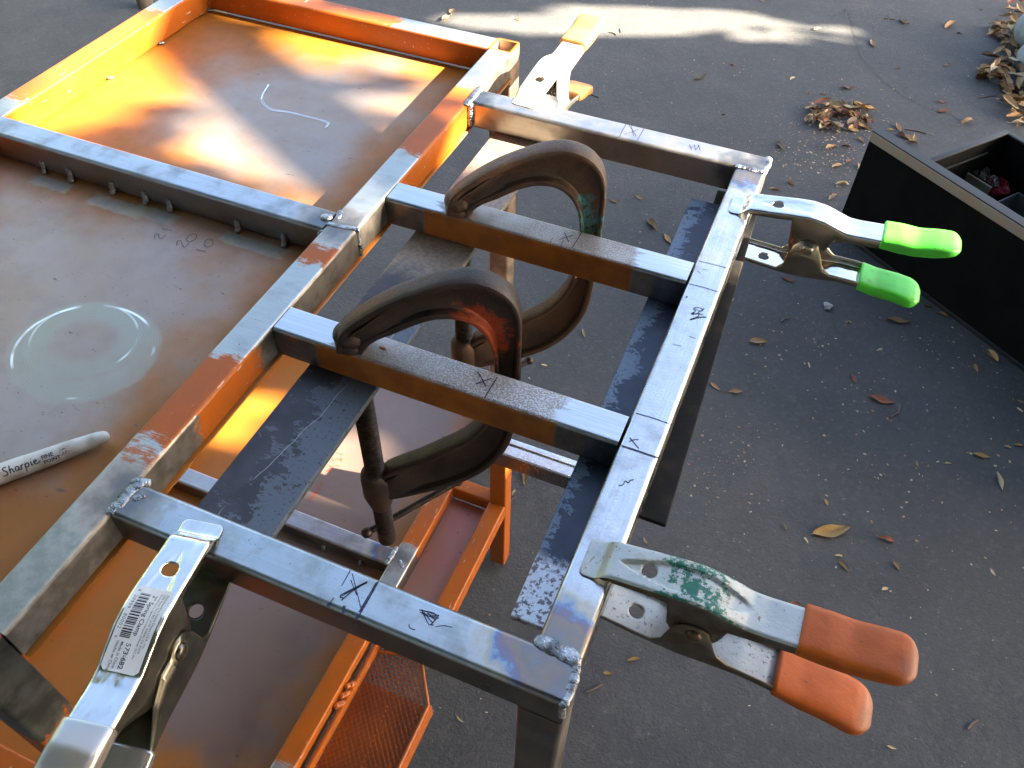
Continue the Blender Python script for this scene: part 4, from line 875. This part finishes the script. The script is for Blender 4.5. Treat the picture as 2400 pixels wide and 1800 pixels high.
def clamp_label(t):
    u0, u1, hv = 49., 92., 10.0
    def z(u, v): return smooth(ZT, u, 1.2) + .22
    bm = bmesh.new(); n = 24; rows = []
    for i in range(n + 1):
        u = u0 + (u1 - u0) * i / n; h = hv
        k = min(u - u0, u1 - u)
        if k < 2: h = hv - 2 + math.sqrt(max(0, 4 - (2 - k) ** 2))
        rows.append([bm.verts.new(Vector((u, v * h, z(u, 0))) * .001) for v in (-1, -.5, 0, .5, 1)])
    for a, b in zip(rows, rows[1:]):
        for i in range(4): bm.faces.new((a[i], a[i + 1], b[i + 1], b[i]))
    lab = finish('paper_label', bm, 'label_paper', t, 60.); lab['label'] = 'white barcode sticker'
    bm = bmesh.new()
    def put(uo, vo): return lambda x, y: Vector((uo + x, vo + y, z(uo + x, 0) + .07)) * .001
    text_mesh('Distributed by Home Depot U.S.A., Inc.', 1.75, put(51.5, 7.4), bm)
    text_mesh('2455 Paces Ferry RD. N.W. Atlanta, GA 30339', 1.6, put(51.5, 5.7), bm)
    text_mesh('Workforce is a registered trademark of Homer TLC, Inc.', 1.45, put(51.5, 4.1), bm)
    text_mesh("2'' Spring Clamp", 3.35, put(53, .6), bm, bold=.03)
    text_mesh('573-682', 3.6, put(78.5, -1.2), bm, bold=.03)
    text_mesh('Made in China', 2.1, put(78.3, -4.2), bm, bold=.01)
    text_mesh('Hecho en China', 2.1, put(78.3, -6.6), bm, bold=.01)
    text_mesh('8', 2.2, put(51.2, -8.6), bm); text_mesh('20909', 2.6, put(54.6, -8.9), bm, spacing=1.25); text_mesh('80002', 2.6, put(65.2, -8.9), bm, spacing=1.25); text_mesh('6', 2.2, put(76.2, -8.6), bm)
    rnd = random.Random(3); u = 53.
    while u < 76:
        w = rnd.choice((.25, .25, .5, .75)); g = rnd.choice((.28, .28, .5, .75)); lo = -6.3
        q = [bm.verts.new(Vector((uu, vv, z(uu, 0) + .07)) * .001) for uu, vv in ((u, lo), (u + w, lo), (u + w, -.8), (u, -.8))]
        bm.faces.new(q); u += w + g
    finish('label_print', bm, 'label_ink', lab, 0)

# ================================================================ marker pen
def marker():
    tip = Vector((-30.2, 55.6, -20.4)); a = Vector((.62, .785, 0)).normalized()
    t = thing('marker_pen', (-62, 15, -26.8), 'grubby white felt-tip marker pen lying on the table sheet', 'marker pen')
    F = Frame((-62, 15, -26.8))
    bm = bmesh.new(); c = F(*tip)
    lathe(bm, [(0, 1.5), (.8, 2.8), (2.5, 3.8), (6, 4.5), (14, 5.0), (26, 5.6), (40, 5.95), (49.5, 6.1)], c, -a, 32); finish('cap', bm, 'marker_plastic', t, 40.)
    bm = bmesh.new(); lathe(bm, [(48.8, 5.2), (49.6, 6.3), (51, 6.45), (70, 6.5), (126, 6.0), (134, 5.2), (136, 4)], c, -a, 32); finish('barrel', bm, 'marker_plastic', t, 40.)
    p = Vector((a.y, -a.x, 0)); zz = Vector((0, 0, 1))
    def put(u, y, ph0=31., r0=None):
        r = (r0 or (6.48 if u > 49.5 else 6.1 - max(0, 40 - u) * .03)) + .06
        ph = math.radians(ph0) + y / r
        return c - a * u * .001 + (p * math.cos(ph) + zz * math.sin(ph)) * r * .001
    bm = bmesh.new()
    text_mesh('FINE', 3.5, lambda x, y: put(40 - x, y + 1.4), bm, bold=.09)
    text_mesh('POINT', 3.3, lambda x, y: put(39.6 - x, y - 1.9), bm, bold=.09)
    text_mesh('AP', 3.0, lambda x, y: put(28.5 - x, y - .6), bm, bold=.02)
    def stroke(pts, w):
        prev = None; P = [Vector(q) * KS for q in pts]; Q = []
        for q0, q1 in zip(P, P[1:]):
            for i in range(4): Q.append(q0.lerp(q1, i / 4))
        Q.append(P[-1])
        for _ in range(2): Q = [Q[0]] + [(Q[i - 1] + Q[i] * 2 + Q[i + 1]) / 4 for i in range(1, len(Q) - 1)] + [Q[-1]]
        for i, q in enumerate(Q):
            tt = Q[min(i + 1, len(Q) - 1)] - Q[max(i - 1, 0)]
            if tt.length < 1e-6: continue
            nn = Vector((-tt.y, tt.x)).normalized() * w / 2
            A = bm.verts.new(put(SX - (q + nn).x, (q + nn).y)); B = bm.verts.new(put(SX - (q - nn).x, (q - nn).y))
            if prev: bm.faces.new((prev[0], prev[1], B, A))
            prev = (A, B)
    SX = 62.4; KS = 1.12
    W_ = .72                                                  # brush-script name
    for s in ([(2.6, 4.0), (1.6, 4.6), (.5, 3.9), (.9, 2.7), (2.2, 1.6), (2.3, .3), (1.0, -.4), (-.4, .1)],
              [(4.0, 4.6), (3.7, 2.4), (3.5, 0)], [(3.6, 1.2), (4.4, 2.3), (5.1, 2.2), (5.1, .9), (5.3, .1), (5.9, .2)],
              [(8.2, 2.3), (7.2, 2.6), (6.4, 1.6), (6.5, .3), (7.3, .1), (8.1, 1.1), (8.3, 2.4), (8.2, .8), (8.5, .1), (9.0, .3)],
              [(9.5, 2.5), (9.4, 1.2), (9.3, 0)], [(9.4, 1.4), (10.0, 2.3), (10.8, 2.4)],
              [(11.6, 2.5), (11.4, .4), (11.1, -2.2)], [(11.6, 1.6), (12.4, 2.5), (13.3, 2.0), (13.2, .6), (12.4, .1), (11.6, .5)],
              [(14.7, 2.4), (14.4, .9), (14.6, .1), (15.3, .3)], [(16.0, 1.1), (17.3, 1.6), (17.4, 2.3), (16.6, 2.5), (15.9, 1.6), (16.0, .4), (17.0, -.1), (18.4, .5), (19.2, 1.1)]):
        stroke(s, W_)
    stroke([(14.9, 3.9), (15.1, 3.7)], .8); stroke([(20.2, .2), (20.9, .25)], .45)
    SX = 29.; KS = 1.
    stroke([(2.1 + 2.5 * math.cos(k * .35), .9 + 2.5 * math.sin(k * .35)) for k in range(19)], .16)
    stroke([(1.3, 3.0), (1.9, 2.9), (2.6, 3.1), (3.0, 2.8)], .4)
    finish('cap_print', bm, 'ink', t, 0)
    return t

# ================================================================ black drawer box on the tarmac
def toolbox():
    d = Vector((.805, -.593, 0)); n = Vector((.62, .784, 0)).normalized(); O = Vector((432, 1427, 0)); Hh = 235.
    t = thing('tool_drawer', (560, 1420, -GZ), 'open black plastic drawer with a tan-edged front panel standing on the tarmac', 'drawer')
    F0 = Frame((560, 1420, -GZ))
    def F(u, v, z): q = O + d * u + n * v; return F0(q.x, q.y, z - GZ)
    bm = box_bm(F, 0, 900, 0, 20, 4, Hh - 2, 3, 2); finish('front_panel', bm, 'black_plastic', t, 40., True)
    bm = box_bm(F, 1, 899, -2.2, 1, Hh - 20, Hh - 1, 1, 2); finish('edge_trim', bm, 'box_trim', t, 40., True)
    bm = box_bm(F, 0, 900, -1.2, 20.5, Hh - 2, Hh + 1.4, 1.2, 2); finish('top_edge', bm, 'box_edge', t, 40., True)
    bm = box_bm(F, 0, 900, -3, 2, 0, 9, 1.5, 2); finish('bottom_lip', bm, 'box_edge', t, 40., True)
    x0, x1, y0, y1 = 118., 800., 20., 232.
    bm = box_bm(F, x0, x0 + 4, y0, y1, 2, Hh - 6, 1, 2); finish('side_wall', bm, 'black_plastic', t, 40., True)
    bm = box_bm(F, x1 - 4, x1, y0, y1, 2, Hh - 6, 1, 2); finish('side_wall', bm, 'black_plastic', t, 40., True)
    bm = box_bm(F, x0 + 4.1, x1 - 4.1, y1 - 4, y1, 2, Hh - 6, 1, 2); finish('back_wall', bm, 'black_plastic', t, 40., True)
    bm = box_bm(F, x0 + 4.1, x1 - 4.1, y0 + .3, y1 - 4.1, 2, 8, 0); finish('drawer_floor', bm, 'black_plastic', t, 0)
    bm = bmesh.new(); box_bm(F, x0 - 3, x0 + 8, y0 + 1, y1 + 3, Hh - 6, Hh - 1.5, 1.6, 2, None, bm); box_bm(F, x0 + 8.2, x1, y1 - 8, y1 + 3, Hh - 6, Hh - 1.5, 1.6, 2, None, bm); finish('rim', bm, 'box_edge', t, 40.)
    bm = bmesh.new(); box_bm(F, x0 + 4.2, x0 + 9, y0 + 1, y1 - 40, Hh - 36, Hh - 33, 1, 2, None, bm); finish('ledge', bm, 'box_edge', t, 40.)
    # contents, each a thing of its own
    def loose(name, u, v, z, build, mat, label, cat):
        q = O + d * u + n * v; bm = bmesh.new(); build(bm); o = finish(name, bm, mat, None, 50.); o.location = W(q.x, q.y, z - GZ); o.rotation_euler = (0, 0, math.atan2(d.y, d.x)); return tag(o, label, cat)
    def blob(sx, sy, sz, k, seed):
        def f(bm):
            for v in ball(bm, Vector((0, 0, sz * .001)), 1., 3, (sx, sy, sz)):
                q = v.co.copy(); v.co += Vector((mnoise.noise(q * k + Vector((seed, 0, 0))), mnoise.noise(q * k + Vector((0, seed, 0))), mnoise.noise(q * k + Vector((0, 0, seed))))) * .030
        return f
    loose('red_pouch', 168, 198, 140, blob(26, 15, 11, 40, 3.), 'red_plastic', 'crumpled red plastic pouch inside the black drawer', 'pouch')
    loose('clear_bag', 140, 192, 135, blob(24, 18, 14, 55, 8.), 'clear_bag', 'crumpled clear plastic bag inside the black drawer', 'bag')
    def bin_(bm):
        G = lambda x, y, z: Vector((x, y, z)) * .001
        for q in ((0, 260, 0, 3, 0, 130), (0, 260, 147, 150, 0, 130), (0, 3, 3.1, 146.9, 0, 130), (257, 260, 3.1, 146.9, 0, 130), (3.1, 256.9, 3.1, 146.9, 0, 4)): box_bm(G, *q, 0, 1, None, bm)
        box_bm(G, 20, 240, 20, 130, 60, 90, 6, 2, None, bm)
    loose('grey_bin', 215, 50, 30, bin_, 'grey_bin', 'shallow grey parts bin sitting in the black drawer', 'bin')
    def cardf(bm): box_bm(lambda x, y, z: Vector((x, y, z)) * .001, 0, 55, 0, 2, 0, 110, 0, 1, None, bm)
    loose('card', 128, 150, 60, cardf, 'card', 'pale card standing upright in the black drawer', 'card')

# ================================================================ leaves, crumbs, stones
def leaf_mesh(k, pile=False):
    rnd = random.Random(100 + k); bm = bmesh.new(); nx, ny = 9, 4; rows = []
    Wd = rnd.uniform(.30, .44); fold = rnd.uniform(.25, 1.0); curl = rnd.uniform(-.9, 1.6); tw = rnd.uniform(-.8, .8); bend = rnd.uniform(-.25, .25); ph = rnd.uniform(0, 6)
    for i in range(nx + 1):
        t = i / nx; w = Wd * .5 * (math.sin(math.pi * min(1, t * .98 + .02) ** .8) ** .85) + .004
        row = []
        for j in range(-ny, ny + 1):
            s = j / ny; a = s * (fold * 1.7 + .5 * abs(curl) * t)
            y = w * math.sin(a) / max(.35, abs(a)) * abs(a) / max(.001, abs(a)) if abs(a) > 1e-3 else 0
            y = w * s * math.cos(fold * .8 * abs(s)); z = w * abs(s) * math.sin(fold * 1.1) + .06 * curl * (2 * t - 1) ** 2
            q = tw * (t - .5); y, z = y * math.cos(q) - z * math.sin(q), y * math.sin(q) + z * math.cos(q)
            z += .035 * math.sin(8 * t + ph + 2 * s) * abs(s); y += bend * (t - .5) ** 2
            row.append(bm.verts.new(Vector((t - .5, y, z))))
        rows.append(row)
    for a, b in zip(rows, rows[1:]):
        for j in range(2 * ny): bm.faces.new((a[j], a[j + 1], b[j + 1], b[j]))
    for sgn, L in ((-1, rnd.uniform(.1, .3)),):                        # stalk
        tube_path(bm, [Vector((-.49, bend * .25, rows[0][ny].co.z)), Vector((-.49 - L * .5, bend * .25 + .02, .02)), Vector((-.49 - L, bend * .25 + .06, .03))], 9., 4)
    zmin = min(v.co.z for v in bm.verts)
    for v in bm.verts: v.co.z -= zmin
    me = bpy.data.meshes.new('leaf'); bm.to_mesh(me); bm.free(); me.shade_smooth()
    return me
COLNAME = {'t': 'tan', 'o': 'orange-brown', 'r': 'dark red', 'b': 'dull brown', 'p': 'pale', 'y': 'yellowish', 'd': 'olive'}
def build_litter():
    base = [leaf_mesh(k) for k in range(10)]
    meshes = {}
    def mesh(k, c):
        if (k, c) not in meshes:
            me = base[k].copy(); me.materials.clear(); me.materials.append(MAT['leaf_' + c]); meshes[(k, c)] = me
        return meshes[(k, c)]
    rnd = random.Random(11)
    def leaf(x, y, z, L, ang, c, tilt, label, group):
        o = bpy.data.objects.new('dry_leaf', mesh(rnd.randrange(10), c)); COL.objects.link(o)
        o.location = W(x, y, z); s = L * .001 * .88; o.scale = (s, s * rnd.uniform(.85, 1.25), s)
        o.rotation_euler = (rnd.uniform(-tilt, tilt), rnd.uniform(-tilt, tilt), math.radians(ang))
        tag(o, label, 'leaf', group); return o
    def zone(x, y):
        if y > 2150: return 'at the far end of the tarmac'
        if x > 500 and y > 1550: return 'behind the black drawer'
        if x > 300 and y > 1440: return 'left of the black drawer front'
        if x < 260 and y > 1250: return 'beyond the far tube'
        if x < 300 and y > 700: return 'seen through the side frame'
        if y > 1080 and x > 560: return 'along the foot of the black drawer'
        if y > 1080: return 'below the green clamp grips'
        if y > 820: return 'on open tarmac right of the flat bar'
        if x > 600: return 'near the right edge by orange grips'
        return 'around the orange clamp'
    ORD = ['first', 'second', 'third', 'fourth', 'fifth', 'sixth', 'seventh', 'eighth', 'ninth']
    def labels(items, noun):                                     # items: (x, y, size, word)
        cls = {}
        for i, (x, y, L, wd) in enumerate(items): cls.setdefault((wd, zone(x, y)), []).append(i)
        out = {}
        for (wd, zn), ids in cls.items():
            base_ = f'{wd} {noun} {zn}'
            if len(ids) == 1: out[ids[0]] = base_
            elif len(ids) == 2:
                ids.sort(key=lambda i: -items[i][2]); out[ids[0]] = 'larger ' + base_; out[ids[1]] = 'smaller ' + base_
            else:
                ids.sort(key=lambda i: items[i][0])
                for k, i in enumerate(ids): out[i] = f'{ORD[k]} from left, {base_}'
        return out
    lab = labels([(x, y, L, ('tiny ' if L < 20 else 'small ' if L < 32 else '') + COLNAME[c]) for x, y, L, a, c in LEAVES], 'leaf')
    for i, (x, y, L, a, c) in enumerate(LEAVES):
        leaf(x, y, -GZ + .5, max(L, 14), a, c, .18, lab[i], 'single dry leaves on the tarmac')
    def inside(p, poly):
        r = False; j = len(poly) - 1
        for i in range(len(poly)):
            if (poly[i][1] > p[1]) != (poly[j][1] > p[1]) and p[0] < (poly[j][0] - poly[i][0]) * (p[1] - poly[i][1]) / (poly[j][1] - poly[i][1]) + poly[i][0]: r = not r
            j = i
        return r
    for poly, N, zh, lab, grp, cs, lo, hi in ((PILE, 86, 13, 'dry leaf in the swept heap beside the drawer front', 'leaves of the small heap by the drawer', 'tttooorrrpyb', 28, 48), (BORDER, 126, 34, 'dry leaf drifted against the round stones', 'leaves drifted against the stones', 'ttpooorybt', 40, 66)):
        xs = [p[0] for p in poly]; ys = [p[1] for p in poly]; k = 0; tries = 0
        while k < N and tries < 5000:
            tries += 1
            x, y = rnd.uniform(min(xs), max(xs)), rnd.uniform(min(ys), max(ys))
            if not inside((x, y), poly): continue
            if x > 805 + (y - 2000) * .06: continue
            leaf(x, y, -GZ + rnd.uniform(.5, zh), rnd.uniform(lo, hi), rnd.uniform(0, 360), rnd.choice(cs), .32, lab, grp); k += 1
    # crumbs: leaf dust and grit nobody could count
    bm = bmesh.new()
    def crumb(x, y, r):
        a = rnd.uniform(0, 6.28); e = rnd.uniform(.25, .8); h = rnd.uniform(.3, 1.2)
        pts = []
        for k in range(5):
            t = k * 2 * math.pi / 5 + rnd.uniform(-.3, .3); px, py = r * math.cos(t), r * e * math.sin(t)
            pts.append(bm.verts.new(Fw(x + px * math.cos(a) - py * math.sin(a), y + px * math.sin(a) + py * math.cos(a), -GZ + .6 + h * rnd.random())))
        bm.faces.new(pts)
    for _ in range(3600):
        x, y = rnd.uniform(-300, 1000), rnd.uniform(150, 2700)
        if rnd.random() > .35 + .65 * max(0, mnoise.noise(Vector((x * .004, y * .004, 0))) + .3): continue
        crumb(x, y, rnd.choice((.6, .8, .9, 1.1, 1.3, 2.2)))
    for cx, cy in CRUMBS:
        for _ in range(34): crumb(rnd.gauss(cx, 44), rnd.gauss(cy, 38), rnd.choice((.7, .9, 1.1, 1.5, 2.6)))
    for _ in range(420): crumb(rnd.gauss(390, 60), rnd.gauss(1780, 130), rnd.choice((1.1, 1.6, 2.2, 3.6)))
    for _ in range(160): crumb(rnd.gauss(520, 150), rnd.gauss(900, 150), rnd.choice((1.5, 2., 3.)))
    o = finish('leaf_crumbs', bm, 'crumb', None, 0); o['kind'] = 'stuff'
    tl = labels([(p[0][0], p[0][1], math.dist(p[0], p[-1]), 'thin brown') for p in TWIGS], 'twig')
    for ti, tw in enumerate(TWIGS):
        bm = bmesh.new(); P = [Vector((p[0], p[1])) for p in tw]; c = sum(P, Vector((0, 0))) / len(P)
        tube_path(bm, [Vector(((p.x - c.x) * .001, (p.y - c.y) * .001, .0014)) for p in P], 1.3, 6)
        o = finish('twig', bm, 'twig', None, 60.); o.location = W(c.x, c.y, -GZ); tag(o, tl[ti], 'twig', 'thin twigs on the tarmac')
    bm = bmesh.new()
    for v in ball(bm, Vector((0, 0, .004)), 1., 2, (10, 8, 6)): v.co += Vector((mnoise.noise(v.co * 150), mnoise.noise(v.co * 150 + Vector((5, 0, 0))), 0)) * .006
    o = finish('stone_chip', bm, 'stone', None, 25.); o.location = W(*STONECHIP, -GZ); tag(o, 'small angular grey stone chip on the tarmac below the green clamp', 'stone chip')
    for k, (x, y, r, lab) in enumerate(((842, 2465, 92, 'largest round grey-green stone, farthest back among the leaves'), (838, 2330, 72, 'middle round grey stone among the drifted leaves'), (842, 2195, 62, 'nearest round grey stone among the drifted leaves'))):
        bm = bmesh.new()
        for v in ball(bm, Vector((0, 0, r * .0006)), 1., 4, (r, r * 1.15, r * .8)): v.co += v.co.normalized() * mnoise.noise(v.co * 9 + Vector((k, 0, 0))) * .016
        o = finish('stone', bm, 'stone', None, 80.); o.location = W(x, y, -GZ); tag(o, lab, 'stone', 'round stones at the edge')
    bm = bmesh.new(); lathe(bm, [(0, 22), (60, 23), (160, 22), (164, 10)], Vector((0, 0, 0)), n=20)
    o = finish('wood_post', bm, 'bark', None, 50.); o.location = W(-1545, 1660, -GZ); tag(o, 'short brown wooden peg standing behind the far left table rail', 'peg')

# ================================================================ the tree whose crown shades the place (outside the picture)
HOLES = [  # sunlit gaps, in mm where the sun's ray meets the frame-top plane: centre, half axes, angle
    (-80, 396, 104, 46, 20), (-176, 474, 70, 25, 12), (-330, 465, 72, 185, 4), (-288, 380, 26, 40, 0), (-90, 582, 130, 17, 4), (-10, 613, 80, 16, 8),
    (-36, 478, 30, 30, 0), (-130, 528, 50, 9, 12), (-300, 600, 60, 26, 0), (-235, 540, 52, 17, 0), (-250, 430, 46, 18, 0),
    (205, 512, 145, 38, 0), (74, 592, 52, 100, 0), (298, 440, 34, 92, 0), (372, 438, 70, 20, -5), (272, 346, 34, 20, 20), (46, 338, 78, 40, 0), (102, 352, 28, 13, 0),
    (108, 474, 34, 26, 0), (140, 306, 46, 28, 0), (52, 448, 26, 20, 0), (50, 410, 18, 14, 0),
    (660, 625, 30, 105, 0), (840, 580, 46, 50, 0),
    (840, 2290, 470, 50, 22), (1010, 2395, 470, 42, 21), (1030, 2470, 380, 34, 20), (640, 2240, 220, 26, 20), (1540, 2588, 60, 16, 20), (1400, 2470, 190, 16, 21), (1330, 2540, 170, 14, 20), (620, 2500, 520, 44, 18), (300, 2400, 300, 44, 20),
]
def build_tree():
    t = thing('leafy_tree', (4300, 700, -GZ), 'leafy tree standing to the right, its crown throwing dappled shade over the table', 'tree')
    F = Frame((4300, 700, -GZ)); rnd = random.Random(5)
    hol = [(a, b, c, d, math.cos(math.radians(e)), math.sin(math.radians(e))) for a, b, c, d, e in HOLES]
    sx, sy = SUN.x / SUN.z, SUN.y / SUN.z
    def lit(q, k_=1.):
        for a, b, c, d, ca, sa in hol:
            dx, dy = q[0] - a, q[1] - b; u = dx * ca + dy * sa; v = -dx * sa + dy * ca
            if (u / c) ** 2 + (v / d) ** 2 < k_: return True
        return False
    vs = []; fs = []
    lobes = [(0, 0), (.25, .22), (.25, -.22), (.5, .30), (.5, -.30), (.75, .2), (.75, -.2), (1, 0)]
    def leaf(c, L, wd, nrm):
        a = nrm.cross(Vector((rnd.uniform(-1, 1), rnd.uniform(-1, 1), rnd.uniform(-1, 1)))).normalized(); b = nrm.cross(a)
        P = [c + a * (t_ - .5) * L + b * s * wd * 2.2 for t_, s in lobes]
        return P
    def push(P):
        k = len(vs); vs.extend([F(*p) for p in P])
        fs.extend([(k, k + 1, k + 2), (k + 1, k + 3, k + 4, k + 2), (k + 3, k + 5, k + 6, k + 4), (k + 5, k + 7, k + 6)])
    # the lower skirt of the crown, between the sun and the yard
    def screen(n, x0, x1, y0, y1, z0, z1, L0, L1):
        for _ in range(n):
            z = rnd.uniform(z0, z1); qx, qy = rnd.uniform(x0, x1), rnd.uniform(y0, y1)
            c = Vector((qx + sx * z, qy + sy * z, z)); L = rnd.uniform(L0, L1)
            nrm = (SUN + Vector((rnd.gauss(0, .45), rnd.gauss(0, .45), rnd.gauss(0, .45)))).normalized()
            P = leaf(c, L, L * .42, nrm); bad = False; k_ = rnd.uniform(.45, 1.35)
            for i, p in enumerate(P):
                if lit((p.x - sx * p.z, p.y - sy * p.z), k_): bad = True; break
            if bad or lit((qx, qy), k_): continue
            push(P)
    screen(13500, -800, 2700, -700, 3200, 1500, 2300, 105, 150)
    screen(5200, -420, 760, -160, 760, 1400, 1900, 34, 62)          # fine twigs where the light reaches the table
    screen(2600, 200, 1700, 2050, 2720, 1400, 1900, 40, 80)
    # high leaves added overhead to cut the sky light
    for _ in range(15000):
        x, y, z = rnd.uniform(-3200, 5200), rnd.uniform(-4200, 1500), rnd.uniform(2300, 4600)
        if y > 480 and x < 1500: continue          # open sky to the back left
        c = Vector((x, y, z)); P = leaf(c, rnd.uniform(160, 260), 85, Vector((rnd.gauss(0, .5), rnd.gauss(0, .5), 1)).normalized())
        q = (x - sx * z, y - sy * z)
        if q[0] > -800 and -500 < q[1] < 3200 and q[0] < 2200 and (lit(q) or any(lit((p.x - sx * p.z, p.y - sy * p.z)) for p in P)): continue
        push(P)
    me = bpy.data.meshes.new('crown'); me.from_pydata(vs, [], fs); me.materials.append(MAT['foliage'])
    o = bpy.data.objects.new('crown', me); COL.objects.link(o); o.parent = t
    bm = bmesh.new(); tube_path(bm, [F(4300, 700, -GZ), F(4320, 690, 300), F(4270, 640, 1300), F(4200, 500, 2600), F(4000, 200, 4000)], [170, 140, 120, 90, 40], 14); finish('trunk', bm, 'bark', t, 60.)
    for P, r in (([(4260, 620, 1500), (3900, 900, 2000), (3500, 1400, 2250), (3300, 2000, 2400)], [70, 55, 40, 20]), ([(4230, 560, 2000), (3600, 0, 2700), (2600, -700, 3200), (1500, -1200, 3500)], [70, 55, 40, 16]), ([(4200, 520, 2400), (3500, 300, 3200), (2600, 200, 3700)], [60, 45, 18])):
        bm = bmesh.new(); tube_path(bm, [F(*p) for p in P], r, 10); finish('branch', bm, 'bark', t, 60.)
    # unseen band of leaves added behind and to the right to cut sky light
    h = thing('leafy_sky_screen', (1500, -3600, -GZ), 'unseen leaf screen added behind the camera to hold back sky light', 'leaf screen')
    F = Frame((1500, -3600, -GZ)); vs = []; fs = []
    for _ in range(9500):
        a = math.radians(rnd.uniform(-205, -2)); r = rnd.uniform(3900, 4500)
        x, y, z = 400 + r * math.cos(a), 200 + r * math.sin(a), rnd.uniform(-GZ, 2300 if a < -3.25 else 3700)
        q = (x - sx * z, y - sy * z)
        if -900 < q[0] < 2300 and -500 < q[1] < 3300 and lit(q): continue
        k = len(vs); P = leaf(Vector((x, y, z)), rnd.uniform(170, 260), 90, Vector((-math.cos(a) + rnd.gauss(0, .5), -math.sin(a) + rnd.gauss(0, .5), rnd.gauss(.2, .5))).normalized())
        vs.extend([F(*p) for p in P]); fs.extend([(k, k + 1, k + 2), (k + 1, k + 3, k + 4, k + 2), (k + 3, k + 5, k + 6, k + 4), (k + 5, k + 7, k + 6)])
    me = bpy.data.meshes.new('foliage_mass'); me.from_pydata(vs, [], fs); me.materials.append(MAT['foliage'])
    o = bpy.data.objects.new('foliage_mass', me); COL.objects.link(o); o.parent = h
    return t

# ================================================================ put it together
build_ground()
build_table()
crossbar(164.0, 'crossbar_near', 'C1', 'near clamped steel crossbar, rust-freckled on top and brown on its side')
crossbar(327.4, 'crossbar_far', 'C2', 'far clamped steel crossbar with a brown side, bright ends and a pen cross')
flat_bar('flat_bar', 'flat_bar_a', 49.5, 104, 8, 512, -27.6, 5.5, 0., 'wide blue-black flat bar running under both crossbars beside the orange rail')
flat_bar('flat_bar', 'flat_bar_b', 248., 293., 46, 470, -27.6, 5.5, .0155, 'blue-black flat bar under the right tube with a bright scraped end')
flat_bar('flat_bar', 'flat_bar_c', 266., 305.5, 142, 500, -33.6, 4., .038, 'narrow black flat bar showing beyond the right tube')
c_clamp(84.3, 173, 21, 'cast_iron_a', 'dark brown cast C-clamp on the near crossbar with its screw hanging down')
c_clamp(87.6, 337.5, 17, 'cast_iron_b', 'rusty tan C-clamp with turquoise paint traces on the far crossbar')
spring_clamp(285.5, 435, 0, 'shiny spring clamp with bright green grips on the far right corner', 'nickel', 'nickel_warm', 'green_grip', -37.8, .8, eband=4.5)
spring_clamp(283.8, 82.5, 0, 'worn spring clamp with green paint flakes and orange grips at the near right', 'zinc_old', 'zinc_side', 'orange_grip', -33.2, 2.3, low_k=.16, low_drop=.09)
spring_clamp(74.5, 503, 87, 'spring clamp with orange grips, coloured pale for the sun, on the far tube', 'zinc_sunlit', 'zinc_sunlit', 'sunlit_grip', -27.2, 1.0)
near = spring_clamp(78.7, 17.2, -79, 'chrome spring clamp with a barcode sticker on the near tube', 'nickel', 'nickel_dark', 'peach_reflection', -33.4, .9, eband=4.5, ear=(BLN, TLN), coil=False, fat=-.9, lmat='nickel_dark')
clamp_label(near)
marker()
toolbox()
build_litter()
build_tree()
